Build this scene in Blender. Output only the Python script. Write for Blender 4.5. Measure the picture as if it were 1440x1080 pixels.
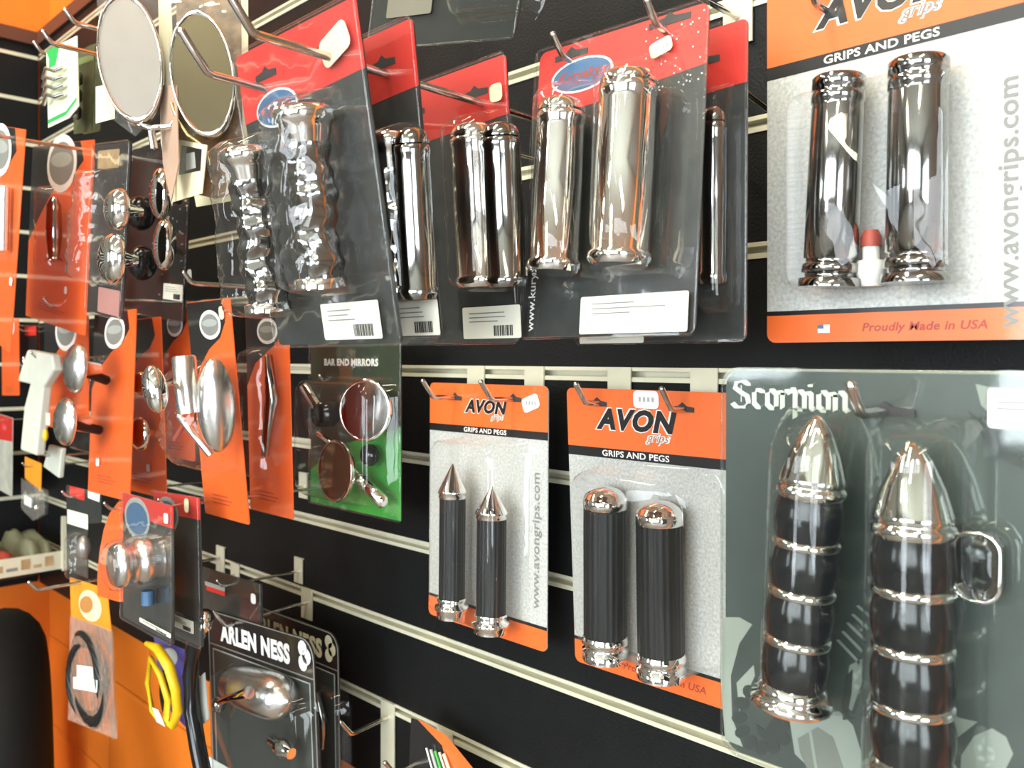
import bpy, math, random
from mathutils import Vector, Matrix, noise
R = math.radians
PI = math.pi
random.seed(7)
for o in list(bpy.data.objects):
    bpy.data.objects.remove(o)
sc = bpy.context.scene
COL = sc.collection

# ------------------------------------------------------------------ camera, sky, light, exposure
FPX, HOR = 1200.0, 503.0                       # focal length in pixels of a 1440 wide frame, horizon row
CAM = Vector((0.0, -0.615, 1.45))
cd = bpy.data.cameras.new('camera')
cam = bpy.data.objects.new('camera', cd)
COL.objects.link(cam)
cam.location = CAM
cam.rotation_euler = (R(90), 0, R(45))
cd.sensor_width = 36.0
cd.lens = FPX / 1440.0 * 36.0
cd.shift_y = -(540.0 - HOR) / 1440.0
cd.clip_start = 0.01
cd.dof.use_dof = True
cd.dof.focus_distance = 0.66
cd.dof.aperture_fstop = 11.0
sc.camera = cam
sc.view_settings.view_transform = 'Standard'
sc.view_settings.look = 'None'
sc.view_settings.gamma = 1.0
sc.view_settings.use_curve_mapping = False
sc.view_settings.exposure = -0.32
sc.cycles.max_bounces = 10
sc.cycles.transparent_max_bounces = 40
sc.cycles.glossy_bounces = 5
sc.cycles.caustics_reflective = False
sc.cycles.sample_clamp_indirect = 6.0
sc.cycles.use_denoising = True

world = bpy.data.worlds.new('overcast_sky')
sc.world = world
world.use_nodes = True
wn = world.node_tree
wn.nodes['Background'].inputs[0].default_value = (0.86, 0.94, 1.0, 1)
wn.nodes['Background'].inputs[1].default_value = 17.0

XL0 = -2.17                                     # left wall
ADDED_WIN = (-1.35, 2.3, .98, 2.95)                   # unseen window added in the rear wall for reflections: x0, x1, z0, z1
REAR = -4.4


def portal(name, loc, rot, sx, sy):
    l = bpy.data.lights.new(name, 'AREA')
    l.shape = 'RECTANGLE'
    l.size, l.size_y = sx, sy
    l.cycles.is_portal = True
    o = bpy.data.objects.new(name, l)
    o.location, o.rotation_euler = loc, rot
    COL.objects.link(o)


ADDED_DOOR = (-.88, -.02, .12)                        # unseen glazed door added under the window line for chrome streaks: x0, x1, z0
ADDED_WIN2 = (-3.9, -1.9, .15, 2.5)                   # unseen tall window added in the right wall for a second streak: y0, y1, z0, z1
ADDED_WIN3 = (-4.25, -3.1, 1.3, 2.4)                  # unseen small window added in the left wall for cool sheen: y0, y1, z0, z1
portal('left_portal', (XL0 - .12, (ADDED_WIN3[0] + ADDED_WIN3[1]) / 2, 1.85), (R(90), 0, R(-90)), 1.15, 1.1)
portal('side_portal', (3.12, (ADDED_WIN2[0] + ADDED_WIN2[1]) / 2, 1.3), (R(90), 0, R(90)), 2.0, 2.35)
portal('added_window_portal', ((ADDED_WIN[0] + ADDED_WIN[1]) / 2, REAR - 0.06, (ADDED_WIN[2] + ADDED_WIN[3]) / 2), (R(90), 0, 0),
       ADDED_WIN[1] - ADDED_WIN[0], ADDED_WIN[3] - ADDED_WIN[2])

ADDED_TUBES = [(-1.75, -1.1), (-0.55, -1.1), (0.75, -1.7), (-1.2, -2.9)]   # unseen ceiling strip lamps, added for the chrome to reflect: x, y
CEIL = 3.2
for tx, ty in ADDED_TUBES:
    l = bpy.data.lights.new('added_strip_light', 'AREA')  # light of the added ceiling strips
    l.shape = 'RECTANGLE'
    l.size, l.size_y = 0.16, 1.15
    l.energy = 22.0 if tx < -1.5 else 34.0
    l.color = (1.0, 0.92, 0.70)
    o = bpy.data.objects.new('added_strip_light', l)
    o.location = (tx, ty, CEIL - 0.10)
    COL.objects.link(o)

# ------------------------------------------------------------------ geometry helpers
CA, SA = math.cos(R(45)), math.sin(R(45))
VD = Vector((-CA, SA, 0))
VR = Vector((SA, CA, 0))


def ray(px, py):
    return VD + VR * ((px - 720) / FPX) + Vector((0, 0, 1)) * ((HOR - py) / FPX)


def at(px, py, y):
    """world point on the plane y = const seen at a photo position"""
    d = ray(px, py)
    return CAM + d * ((y - CAM.y) / d.y)


MATS = {}


def mat(name, col=(.5, .5, .5), rough=.5, metal=0., spec=.5, bump=0., bscale=200., var=0., vscale=30., emit=0., coat=0.):
    if name in MATS:
        return MATS[name]
    m = bpy.data.materials.new(name)
    m.use_nodes = True
    nt = m.node_tree
    b = nt.nodes['Principled BSDF']
    b.inputs['Base Color'].default_value = (*col, 1)
    b.inputs['Roughness'].default_value = rough
    b.inputs['Metallic'].default_value = metal
    b.inputs['Specular IOR Level'].default_value = spec
    b.inputs['Coat Weight'].default_value = coat
    b.inputs['Coat Roughness'].default_value = 0.06
    tc = nt.nodes.new('ShaderNodeTexCoord')
    if emit:
        b.inputs['Emission Color'].default_value = (*col, 1)
        b.inputs['Emission Strength'].default_value = emit
    n = nt.nodes.new('ShaderNodeTexNoise')
    n.inputs['Scale'].default_value = vscale
    n.inputs['Detail'].default_value = 4
    nt.links.new(tc.outputs['Object'], n.inputs['Vector'])
    mr = nt.nodes.new('ShaderNodeMapRange')
    mr.inputs['From Min'].default_value = .3
    mr.inputs['From Max'].default_value = .7
    mr.inputs['To Min'].default_value = 1 - max(var, .04)
    mr.inputs['To Max'].default_value = 1 + max(var, .04)
    nt.links.new(n.outputs['Fac'], mr.inputs['Value'])
    mx = nt.nodes.new('ShaderNodeVectorMath')
    mx.operation = 'SCALE'
    mx.inputs[0].default_value = col
    nt.links.new(mr.outputs['Result'], mx.inputs['Scale'])
    nt.links.new(mx.outputs['Vector'], b.inputs['Base Color'])
    if bump:
        n2 = nt.nodes.new('ShaderNodeTexNoise')
        n2.inputs['Scale'].default_value = bscale
        n2.inputs['Detail'].default_value = 3
        nt.links.new(tc.outputs['Object'], n2.inputs['Vector'])
        bp = nt.nodes.new('ShaderNodeBump')
        bp.inputs['Strength'].default_value = bump
        bp.inputs['Distance'].default_value = .001
        nt.links.new(n2.outputs['Fac'], bp.inputs['Height'])
        nt.links.new(bp.outputs['Normal'], b.inputs['Normal'])
        if coat:
            nt.links.new(bp.outputs['Normal'], b.inputs['Coat Normal'])
    MATS[name] = m
    return m


def clear(name, tint=(1, 1, 1), rough=.04, bump=.25, bscale=35., haze=.04, refl=.045, hcol=(.9, .86, .76)):
    """thin clear packing plastic"""
    m = bpy.data.materials.new(name)
    m.use_nodes = True
    nt = m.node_tree
    nt.nodes.clear()
    out = nt.nodes.new('ShaderNodeOutputMaterial')
    tr = nt.nodes.new('ShaderNodeBsdfTransparent')
    tr.inputs[0].default_value = (*tint, 1)
    gl = nt.nodes.new('ShaderNodeBsdfGlossy')
    gl.inputs['Roughness'].default_value = rough
    gl.inputs['Color'].default_value = (1, 1, 1, 1)
    df = nt.nodes.new('ShaderNodeBsdfDiffuse')
    df.inputs[0].default_value = (*hcol, 1)
    ff = nt.nodes.new('ShaderNodeLayerWeight')
    ff.inputs[0].default_value = .5
    pw = nt.nodes.new('ShaderNodeMath')
    pw.operation = 'POWER'
    pw.inputs[1].default_value = 4.5
    nt.links.new(ff.outputs['Facing'], pw.inputs[0])
    fr = nt.nodes.new('ShaderNodeMath')
    fr.operation = 'MULTIPLY_ADD'
    fr.use_clamp = True
    fr.inputs[1].default_value = .85
    fr.inputs[2].default_value = refl
    nt.links.new(pw.outputs[0], fr.inputs[0])
    tc = nt.nodes.new('ShaderNodeTexCoord')
    no = nt.nodes.new('ShaderNodeTexNoise')
    no.inputs['Scale'].default_value = bscale
    no.inputs['Detail'].default_value = 2
    nt.links.new(tc.outputs['Object'], no.inputs['Vector'])
    bp = nt.nodes.new('ShaderNodeBump')
    bp.inputs['Strength'].default_value = bump
    bp.inputs['Distance'].default_value = .004
    nt.links.new(no.outputs['Fac'], bp.inputs['Height'])
    nt.links.new(bp.outputs['Normal'], gl.inputs['Normal'])
    nt.links.new(bp.outputs['Normal'], ff.inputs['Normal'])
    lw = nt.nodes.new('ShaderNodeLayerWeight')
    lw.inputs[0].default_value = .35
    mh = nt.nodes.new('ShaderNodeMath')
    mh.operation = 'MULTIPLY_ADD'
    mh.inputs[1].default_value = haze * 3
    mh.inputs[2].default_value = haze
    nt.links.new(lw.outputs['Facing'], mh.inputs[0])
    m1 = nt.nodes.new('ShaderNodeMixShader')
    nt.links.new(mh.outputs[0], m1.inputs[0])
    nt.links.new(tr.outputs[0], m1.inputs[1])
    nt.links.new(df.outputs[0], m1.inputs[2])
    m2 = nt.nodes.new('ShaderNodeMixShader')
    nt.links.new(fr.outputs[0], m2.inputs[0])
    nt.links.new(m1.outputs[0], m2.inputs[1])
    nt.links.new(gl.outputs[0], m2.inputs[2])
    nt.links.new(m2.outputs[0], out.inputs[0])
    MATS[name] = m
    return m


class MB:
    """collects shapes, then links them as ONE mesh object"""

    def __init__(self):
        self.v, self.f, self.m, self.s, self.mats = [], [], [], [], []

    def mi(self, m):
        if m not in self.mats:
            self.mats.append(m)
        return self.mats.index(m)

    def add(self, vs, fs, m, smooth=False):
        b = len(self.v)
        self.v += [tuple(v) for v in vs]
        k = self.mi(m)
        for f in fs:
            self.f.append([b + i for i in f])
            self.m.append(k)
            self.s.append(smooth)

    def box(self, x0, x1, y0, y1, z0, z1, m):
        vs = [(x, y, z) for x in (x0, x1) for y in (y0, y1) for z in (z0, z1)]
        self.add(vs, [(0, 1, 3, 2), (4, 6, 7, 5), (0, 4, 5, 1), (2, 3, 7, 6), (0, 2, 6, 4), (1, 5, 7, 3)], m)

    def poly(self, pts, y, th, m):
        """outline in the x-z plane, front face at y, thickness th away from the viewer"""
        a = sum(pts[i][0] * pts[(i + 1) % len(pts)][1] - pts[(i + 1) % len(pts)][0] * pts[i][1] for i in range(len(pts)))
        if a < 0:
            pts = pts[::-1]
        n = len(pts)
        vs = [(p[0], y, p[1]) for p in pts] + [(p[0], y + th, p[1]) for p in pts]
        fs = [tuple(range(n)), tuple(range(2 * n - 1, n - 1, -1))]
        fs += [(i, n + i, n + (i + 1) % n, (i + 1) % n) for i in range(n)]
        self.add(vs, fs, m)

    def lathe(self, p0, p1, prof, m, n=40, mod=None, smooth=True, bend=None, caps=True):
        """prof: (s along p0..p1 in metres, radius)"""
        p0, p1 = Vector(p0), Vector(p1)
        a = (p1 - p0).normalized()
        h = Vector((0, 0, 1)) if abs(a.z) < .9 else Vector((0, -1, 0))
        u = a.cross(h).normalized()
        w = a.cross(u).normalized()
        vs = []
        for k, (s, r) in enumerate(prof):
            c = p0 + a * s
            if bend:
                c = c + bend(s)
            for i in range(n):
                t = 2 * PI * i / n
                q = r * (mod(t, s) if mod else 1)
                vs.append(c + (u * math.cos(t) + w * math.sin(t)) * q)
        fs = []
        for k in range(len(prof) - 1):
            for i in range(n):
                j = (i + 1) % n
                fs.append((k * n + i, k * n + j, (k + 1) * n + j, (k + 1) * n + i))
        self.add(vs, fs, m, smooth)
        if caps:
            self.add(vs[:n], [tuple(range(n))], m)
            self.add(vs[-n:], [tuple(range(n))], m)

    def tube(self, pts, r, m, n=10, closed=False):
        pts = [Vector(p) for p in pts]
        vs, N = [], len(pts)
        up = Vector((.13, .27, .95)).normalized()
        for k, p in enumerate(pts):
            if closed:
                d = (pts[(k + 1) % N] - pts[k - 1]).normalized()
            else:
                d = (pts[min(k + 1, N - 1)] - pts[max(k - 1, 0)]).normalized()
            u = d.cross(up)
            if u.length < .05:
                u = d.cross(Vector((1, 0, 0)))
            u.normalize()
            w = d.cross(u).normalized()
            rr = r[k] if isinstance(r, (list, tuple)) else r
            for i in range(n):
                t = 2 * PI * i / n
                vs.append(p + (u * math.cos(t) + w * math.sin(t)) * rr)
        fs = []
        for k in range(N if closed else N - 1):
            for i in range(n):
                j = (i + 1) % n
                k2 = (k + 1) % N
                fs.append((k * n + i, k * n + j, k2 * n + j, k2 * n + i))
        self.add(vs, fs, m, True)
        if not closed:
            self.add(vs[:n], [tuple(range(n))], m)
            self.add(vs[-n:], [tuple(range(n))], m)

    def ellipsoid(self, c, rx, ry, rz, m, nu=24, nv=14, roll=0.):
        vs, fs = [], []
        for j in range(nv + 1):
            p = PI * j / nv
            for i in range(nu):
                t = 2 * PI * i / nu
                x, z = rx * math.sin(p) * math.cos(t), rz * math.cos(p)
                vs.append((c[0] + x * math.cos(roll) - z * math.sin(roll), c[1] + ry * math.sin(p) * math.sin(t),
                           c[2] + x * math.sin(roll) + z * math.cos(roll)))
        for j in range(nv):
            for i in range(nu):
                k = (i + 1) % nu
                fs.append((j * nu + i, j * nu + k, (j + 1) * nu + k, (j + 1) * nu + i))
        self.add(vs, fs, m, True)

    def text(self, s, size, x, z, y, m, bold=0., shear=0., rot=0., align='CENTER', sx=1., th=.0003):
        k = (s, bold, shear, align)
        if k not in TXT:
            c = bpy.data.curves.new('lettering', 'FONT')
            c.body, c.size, c.align_x, c.offset, c.shear, c.resolution_u = s, 1., align, bold, shear, 3
            c.space_character = 1.0 + bold * 1.6
            o = bpy.data.objects.new('lettering', c)
            COL.objects.link(o)
            dg = bpy.context.evaluated_depsgraph_get()
            me = bpy.data.meshes.new_from_object(o.evaluated_get(dg))
            TXT[k] = ([v.co.copy() for v in me.vertices], [tuple(p.vertices) for p in me.polygons])
            bpy.data.objects.remove(o)
            bpy.data.curves.remove(c)
            bpy.data.meshes.remove(me)
        vs, fs = TXT[k]
        cr, sr = math.cos(rot), math.sin(rot)
        out = []
        for v in vs:
            a, b = v.x * size * sx, v.y * size
            out.append((x + a * cr - b * sr, y, z + a * sr + b * cr))
        self.add(out, fs, m)

    def build(self, name, parent=None, loc=None, bevel=0.):
        me = bpy.data.meshes.new(name)
        me.from_pydata(self.v, [], self.f)
        for m in self.mats:
            me.materials.append(m)
        me.polygons.foreach_set('material_index', self.m)
        me.polygons.foreach_set('use_smooth', self.s)
        me.update()
        o = bpy.data.objects.new(name, me)
        COL.objects.link(o)
        if parent:
            o.parent = parent
        if loc:
            o.location = loc
        if bevel:
            b = o.modifiers.new('bevel', 'BEVEL')
            b.width, b.segments, b.limit_method = bevel, 2, 'ANGLE'
        return o


TXT = {}


def tag(o, label, cat, group=None):
    o['label'] = label
    o['category'] = cat
    if group:
        o['group'] = group
    return o


def rrect(x0, x1, z0, z1, r, n=6):
    p = []
    for cx, cz, a in ((x1 - r, z1 - r, 0), (x0 + r, z1 - r, 90), (x0 + r, z0 + r, 180), (x1 - r, z0 + r, 270)):
        for i in range(n + 1):
            t = R(a + 90 * i / n)
            p.append((cx + r * math.cos(t), cz + r * math.sin(t)))
    return p


# ------------------------------------------------------------------ materials
M_black = mat('black_laminate', (.006, .0065, .0065), .5, spec=.22, bump=.5, bscale=420, var=.15)
M_alu = mat('aluminium_channel', (.74, .71, .54), .34, metal=.25, var=.06)
M_orangewall = mat('orange_paint', (.80, .20, .018), .5, var=.08, vscale=5, bump=.2, bscale=60)
M_brown = mat('brown_trim_paint', (.10, .035, .02), .5)
M_chrome = mat('polished_chrome', (.86, .85, .82), .05, metal=1., bump=.03, bscale=40)
M_chromesoft = mat('satin_chrome', (.76, .76, .74), .26, metal=1.)
M_dchrome = mat('black_chrome', (.34, .34, .33), .10, metal=1.)
M_steel = mat('hook_steel', (.62, .58, .54), .18, metal=1.)
M_rubber = mat('black_rubber', (.008, .009, .009), .45, spec=.35)
M_gloss = mat('gloss_black', (.006, .007, .008), .16, spec=.5)
M_aorange = mat('card_orange', (.80, .145, .028), .38, coat=.6, bump=.06, bscale=20)
M_agrey = mat('card_speckled_grey', (.50, .50, .46), .4, var=.22, vscale=420, coat=.8, bump=.06, bscale=14)
M_ablack = mat('card_black', (.015, .014, .014), .3, coat=.4)
M_white = mat('print_white', (.80, .79, .74), .5)
M_label = mat('label_paper', (.74, .72, .60), .5, bump=.1, bscale=25)
M_sticker = mat('sticker_white', (.80, .82, .80), .5)
M_ink = mat('print_ink', (.03, .03, .03), .5)
M_inkgrey = mat('print_grey', (.22, .22, .20), .5)
M_red = mat('card_red', (.66, .035, .025), .38, coat=.5, bump=.06, bscale=22)
M_kbody = mat('card_charcoal', (.028, .032, .030), .35, coat=.5, var=.3, vscale=60)
M_blue = mat('print_blue', (.06, .14, .26), .4)
M_yel = mat('plastic_yellow', (.80, .52, .01), .35)
M_purple = mat('print_purple', (.07, .06, .26), .45)
M_green = mat('card_green', (.035, .30, .035), .35, var=.35, vscale=16)
M_dgreen = mat('card_dark_green', (.018, .036, .018), .35, var=.3, vscale=20)
M_lime = mat('print_lime', (.03, .36, .08), .4)
M_cream = mat('card_cream', (.72, .66, .44), .5, var=.08)
M_tan = mat('kraft_board', (.42, .27, .13), .6, var=.25, vscale=40)
M_sgrey = mat('card_slate', (.060, .074, .072), .35, coat=.6, var=.25, vscale=12, bump=.06, bscale=14)
M_slgrey = mat('print_light_grey', (.36, .38, .35), .42)
M_sdgrey = mat('print_dark_grey', (.035, .04, .04), .42)
M_nessgrey = mat('card_ness_grey', (.035, .038, .033), .4, coat=.3)
M_glass = mat('mirror_glass', (.36, .33, .29), .25, metal=.4, bump=.03, bscale=30)
M_amber = mat('tinted_mirror', (.30, .13, .06), .10, metal=.9)
M_brownr = mat('print_rust', (.35, .05, .03), .5)
M_bag = clear('clear_bag', bump=.5, bscale=45, haze=.03, rough=.10)
M_clear = clear('clear_blister', bump=.15, bscale=28, haze=.004, rough=.035, refl=.03)
M_crinkle = clear('crinkled_blister', bump=.3, bscale=50, haze=.008, rough=.05, refl=.04)
M_smoke = clear('clamshell_plastic', tint=(.92, .94, .92), bump=.06, bscale=14, haze=.006, rough=.05, refl=.03, hcol=(.7, .74, .74))
M_wire = mat('yellow_brass', (.75, .55, .2), .2, metal=1.)


# ------------------------------------------------------------------ the setting
def struct(mb, name, parent=None):
    o = mb.build(name, parent)
    if not parent:
        o['kind'] = 'structure'
    return o


XL = -2.17
b = MB(); b.box(XL - .1, 3.1, REAR - .1, .2, -.05, 0, mat('grey_floor_tile', (.20, .19, .17), .35, var=.1, vscale=3)); struct(b, 'floor')
b = MB(); b.box(XL - .1, 3.1, REAR - .1, .2, CEIL, CEIL + .05, mat('ceiling_paint', (.34, .33, .26), .7)); struct(b, 'ceiling')


def blockwall(name):
    m = mat(name, (.80, .20, .018), .45, var=.06, vscale=4)
    nt = m.node_tree
    bs = nt.nodes['Principled BSDF']
    tc = nt.nodes.new('ShaderNodeTexCoord')
    mp = nt.nodes.new('ShaderNodeMapping')
    mp.inputs['Rotation'].default_value = (R(90), 0, 0)
    br = nt.nodes.new('ShaderNodeTexBrick')
    br.inputs['Scale'].default_value = 1.
    br.inputs['Brick Width'].default_value = .40
    br.inputs['Row Height'].default_value = .20
    br.inputs['Mortar Size'].default_value = .006
    br.inputs['Mortar Smooth'].default_value = .6
    br.inputs['Color1'].default_value = (1, 1, 1, 1)
    br.inputs['Color2'].default_value = (1, 1, 1, 1)
    br.inputs['Mortar'].default_value = (0, 0, 0, 1)
    nt.links.new(tc.outputs['Object'], mp.inputs['Vector'])
    nt.links.new(mp.outputs['Vector'], br.inputs['Vector'])
    bp = nt.nodes.new('ShaderNodeBump')
    bp.inputs['Strength'].default_value = .6
    bp.inputs['Distance'].default_value = .006
    nt.links.new(br.outputs['Color'], bp.inputs['Height'])
    nt.links.new(bp.outputs['Normal'], bs.inputs['Normal'])
    return m


M_block = blockwall('orange_blockwork')
b = MB(); b.box(XL - .1, 3.1, .03, .13, 0, CEIL, M_block); struct(b, 'wall_front')
b = MB()
b.box(XL - .1, XL, -.6, .13, 0, CEIL, M_orangewall)
mw = mat('dark_plaster', (.07, .07, .06), .7, var=.1, vscale=3)
b.box(XL - .1, XL, ADDED_WIN3[1], -.6, 0, CEIL, mw)
b.box(XL - .1, XL, REAR, ADDED_WIN3[0], 0, CEIL, mw)
b.box(XL - .1, XL, ADDED_WIN3[0], ADDED_WIN3[1], 0, ADDED_WIN3[2], mw)
b.box(XL - .1, XL, ADDED_WIN3[0], ADDED_WIN3[1], ADDED_WIN3[3], CEIL, mw)
struct(b, 'wall_left')
b = MB()
mw = mat('pale_plaster', (.26, .25, .22), .7, var=.1, vscale=3)
b.box(3.0, 3.1, REAR, ADDED_WIN2[0], 0, CEIL, mw)
b.box(3.0, 3.1, ADDED_WIN2[1], .13, 0, CEIL, mw)
b.box(3.0, 3.1, ADDED_WIN2[0], ADDED_WIN2[1], 0, ADDED_WIN2[2], mw)
b.box(3.0, 3.1, ADDED_WIN2[0], ADDED_WIN2[1], ADDED_WIN2[3], CEIL, mw)
struct(b, 'wall_right')
b = MB()
mw = mat('cream_plaster', (.26, .25, .22), .7, var=.1, vscale=3)
b.box(XL, ADDED_WIN[0], REAR - .1, REAR, 0, CEIL, mw)
b.box(ADDED_WIN[1], 3.0, REAR - .1, REAR, 0, CEIL, mw)
b.box(ADDED_WIN[0], ADDED_DOOR[0], REAR - .1, REAR, 0, ADDED_WIN[2], mw)
b.box(ADDED_DOOR[1], ADDED_WIN[1], REAR - .1, REAR, 0, ADDED_WIN[2], mw)
b.box(ADDED_DOOR[0], ADDED_DOOR[1], REAR - .1, REAR, 0, ADDED_DOOR[2], mw)
b.box(ADDED_WIN[0], ADDED_WIN[1], REAR - .1, REAR, ADDED_WIN[3], CEIL, mw)
struct(b, 'wall_rear')
b = MB()
mf = mat('added_frame_paint', (.06, .05, .045), .5)
for xx in (ADDED_WIN[0], ADDED_WIN[0] + 1.15, ADDED_WIN[0] + 2.35, ADDED_WIN[1] - .06):
    b.box(xx, xx + .06, REAR - .08, REAR - .02, ADDED_WIN[2], ADDED_WIN[3], mf)
b.box(ADDED_WIN[0], ADDED_WIN[1], REAR - .08, REAR - .02, ADDED_WIN[2], ADDED_WIN[2] + .05, mf)
b.box(ADDED_WIN[0], ADDED_WIN[1], REAR - .08, REAR - .02, ADDED_WIN[3] - .05, ADDED_WIN[3], mf)
wf = struct(b, 'added_window_1')  # added behind the camera as bright daylight for chrome and cards to reflect
b = MB()
for xx in (ADDED_DOOR[0], ADDED_DOOR[1] - .05):
    b.box(xx, xx + .05, REAR - .08, REAR - .02, ADDED_DOOR[2], ADDED_WIN[2], mf)
b.box(ADDED_DOOR[0], ADDED_DOOR[1], REAR - .08, REAR - .02, ADDED_DOOR[2], ADDED_DOOR[2] + .05, mf)
dr = struct(b, 'added_door_1')  # added behind the camera to lengthen the streaks on the grips
b = MB(); b.box(ADDED_DOOR[0] + .05, ADDED_DOOR[1] - .05, REAR - .055, REAR - .05, ADDED_DOOR[2] + .05, ADDED_WIN[2], clear('added_door_glass', bump=0, haze=.002)); b.build('pane', dr)
b = MB()
for yy in (ADDED_WIN2[0], -2.93, ADDED_WIN2[1] - .06):
    b.box(3.02, 3.08, yy, yy + .06, ADDED_WIN2[2], ADDED_WIN2[3], mf)
b.box(3.02, 3.08, ADDED_WIN2[0], ADDED_WIN2[1], ADDED_WIN2[2], ADDED_WIN2[2] + .05, mf)
b.box(3.02, 3.08, ADDED_WIN2[0], ADDED_WIN2[1], ADDED_WIN2[3] - .05, ADDED_WIN2[3], mf)
w2 = struct(b, 'added_window_2')  # added out of view to put a bright streak on the grips
b = MB()
for yy in (ADDED_WIN3[0], ADDED_WIN3[1] - .05):
    b.box(XL - .08, XL - .02, yy, yy + .05, ADDED_WIN3[2], ADDED_WIN3[3], mf)
b.box(XL - .08, XL - .02, ADDED_WIN3[0], ADDED_WIN3[1], ADDED_WIN3[2], ADDED_WIN3[2] + .05, mf)
b.box(XL - .08, XL - .02, ADDED_WIN3[0], ADDED_WIN3[1], ADDED_WIN3[3] - .05, ADDED_WIN3[3], mf)
w3 = struct(b, 'added_window_3')  # added out of view to put a bluish sheen on slats and packs
b = MB(); b.box(XL - .055, XL - .05, ADDED_WIN3[0] + .02, ADDED_WIN3[1] - .02, ADDED_WIN3[2] + .02, ADDED_WIN3[3] - .02, MATS['added_door_glass']); b.build('pane', w3)
b = MB(); b.box(3.05, 3.055, ADDED_WIN2[0] + .02, ADDED_WIN2[1] - .02, ADDED_WIN2[2] + .02, ADDED_WIN2[3] - .02, clear('added_side_glass', bump=0, haze=.002)); b.build('pane', w2)
b = MB(); b.box(ADDED_WIN[0] + .02, ADDED_WIN[1] - .02, REAR - .055, REAR - .05, ADDED_WIN[2] + .02, ADDED_WIN[3] - .02, clear('added_window_glass', bump=0, haze=.002)); b.build('pane', wf)

# slatted display wall: panels 100 mm apart, aluminium channel in every groove
ZB, ZT = CAM.z - .512, CAM.z + .712
rows = [CAM.z - .015 + k * .1 for k in range(-4, 8)]
zrow = {k: CAM.z - .015 - (k - 1) * .1 for k in range(-6, 7)}
XR = 1.4
b = MB()
edges = [ZB] + sum([[z - .006, z + .006] for z in rows if ZB + .02 < z < ZT - .01], []) + [ZT]
for i in range(0, len(edges), 2):
    b.box(XL + .03, XR, 0, .018, edges[i], edges[i + 1], M_black)
b.box(XL + .03, XR, .018, .03, ZB, ZT, M_black)
sw = struct(b, 'wall_display')
for z in rows:
    if not (ZB + .02 < z < ZT - .01):
        continue
    b = MB()
    b.box(XL + .03, XR, .009, .012, z - .006, z + .006, M_alu)
    b.box(XL + .03, XR, -.0012, .010, z + .0030, z + .0064, M_alu)
    b.box(XL + .03, XR, -.0012, .010, z - .0066, z - .0024, M_alu)
    b.build('channel_insert', sw)
b = MB(); b.box(XL + .02, XR, -.006, .03, ZT, ZT + .03, M_brown); struct(b, 'trim_1')
b = MB()
b.box(XL, XL + .018, -1.6, .0, ZB, ZT, M_black)
for z in rows:
    b.box(XL + .018, XL + .0195, -1.6, 0, z - .004, z + .004, M_alu)
struct(b, 'wall_sidepanel')
b = MB(); b.box(XL, XL + .03, -1.6, 0, ZT, ZT + .03, M_brown); struct(b, 'trim_2')

# strip lamps added on the ceiling out of view
M_tube = mat('lamp_tube', (1.0, .88, .66), .5, emit=9.)  # glow of the added strip lamps
lamp_at = ['over the corner', 'above the black display wall', 'nearest the added rear window', 'farthest from the black display wall']
for i, (tx, ty) in enumerate(ADDED_TUBES):
    e = bpy.data.objects.new('added_strip_lamp', None)
    COL.objects.link(e)
    e.location = (tx, ty, CEIL)
    tag(e, 'long fluorescent strip lamp added out of view on the ceiling ' + lamp_at[i], 'ceiling lamp')
    b = MB(); b.box(-.09, .09, -.62, .62, -.05, 0, mat('lamp_metal', (.7, .7, .66), .5)); b.build('housing', e)
    b = MB(); b.lathe((0, -.58, -.075), (0, .58, -.075), [(0, .016), (1.16, .016)], M_tube, n=16); b.build('tube', e)


# ------------------------------------------------------------------ packs
class Pack:
    """a thing hanging flat; local x right, z up, y into the wall; origin at its top left corner"""

    def __init__(s, name, label, cat, TL, TR, BL, group=None):
        TL, TR, BL = Vector(TL), Vector(TR), Vector(BL)
        X = (TR - TL).normalized()
        D = BL - TL
        D = D - X * D.dot(X)
        Z = -D.normalized()
        Y = Z.cross(X)
        s.w, s.h = (TR - TL).length, D.length
        s.M = Matrix(((X.x, Y.x, Z.x, TL.x), (X.y, Y.y, Z.y, TL.y), (X.z, Y.z, Z.z, TL.z), (0, 0, 0, 1)))
        s.I = s.M.inverted()
        s.e = bpy.data.objects.new(name, None)
        s.e.empty_display_size = .02
        COL.objects.link(s.e)
        s.e.matrix_world = s.M
        tag(s.e, label, cat, group)

    @classmethod
    def px(c, name, label, cat, tl, tr, bl, y, yr=None, yb=None, group=None):
        yr = y if yr is None else yr
        yb = y if yb is None else yb
        return c(name, label, cat, at(*tl, y), at(*tr, yr), at(*bl, yb), group)

    def L(s, px, py, off=0.):
        o = s.I @ CAM
        d = s.I.to_3x3() @ ray(px, py)
        t = (-off - o.y) / d.y
        p = o + d * t
        return p.x, p.z

    def L3(s, px, py, off=0.):
        x, z = s.L(px, py, off)
        return Vector((x, -off, z))

    def part(s, mb, name, parent=None, **k):
        return mb.build(name, parent or s.e, **k)


def slot(mb, x, z, y, w=.022):
    """the black see-through hang hole printed dark"""
    mb.poly([(x - w / 2, z - .002), (x + w / 2, z - .002), (x + w / 2, z + .002), (x + .004, z + .003), (x, z + .006),
             (x - .004, z + .003), (x - w / 2, z + .002)], y, .0004, M_ink)


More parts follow.
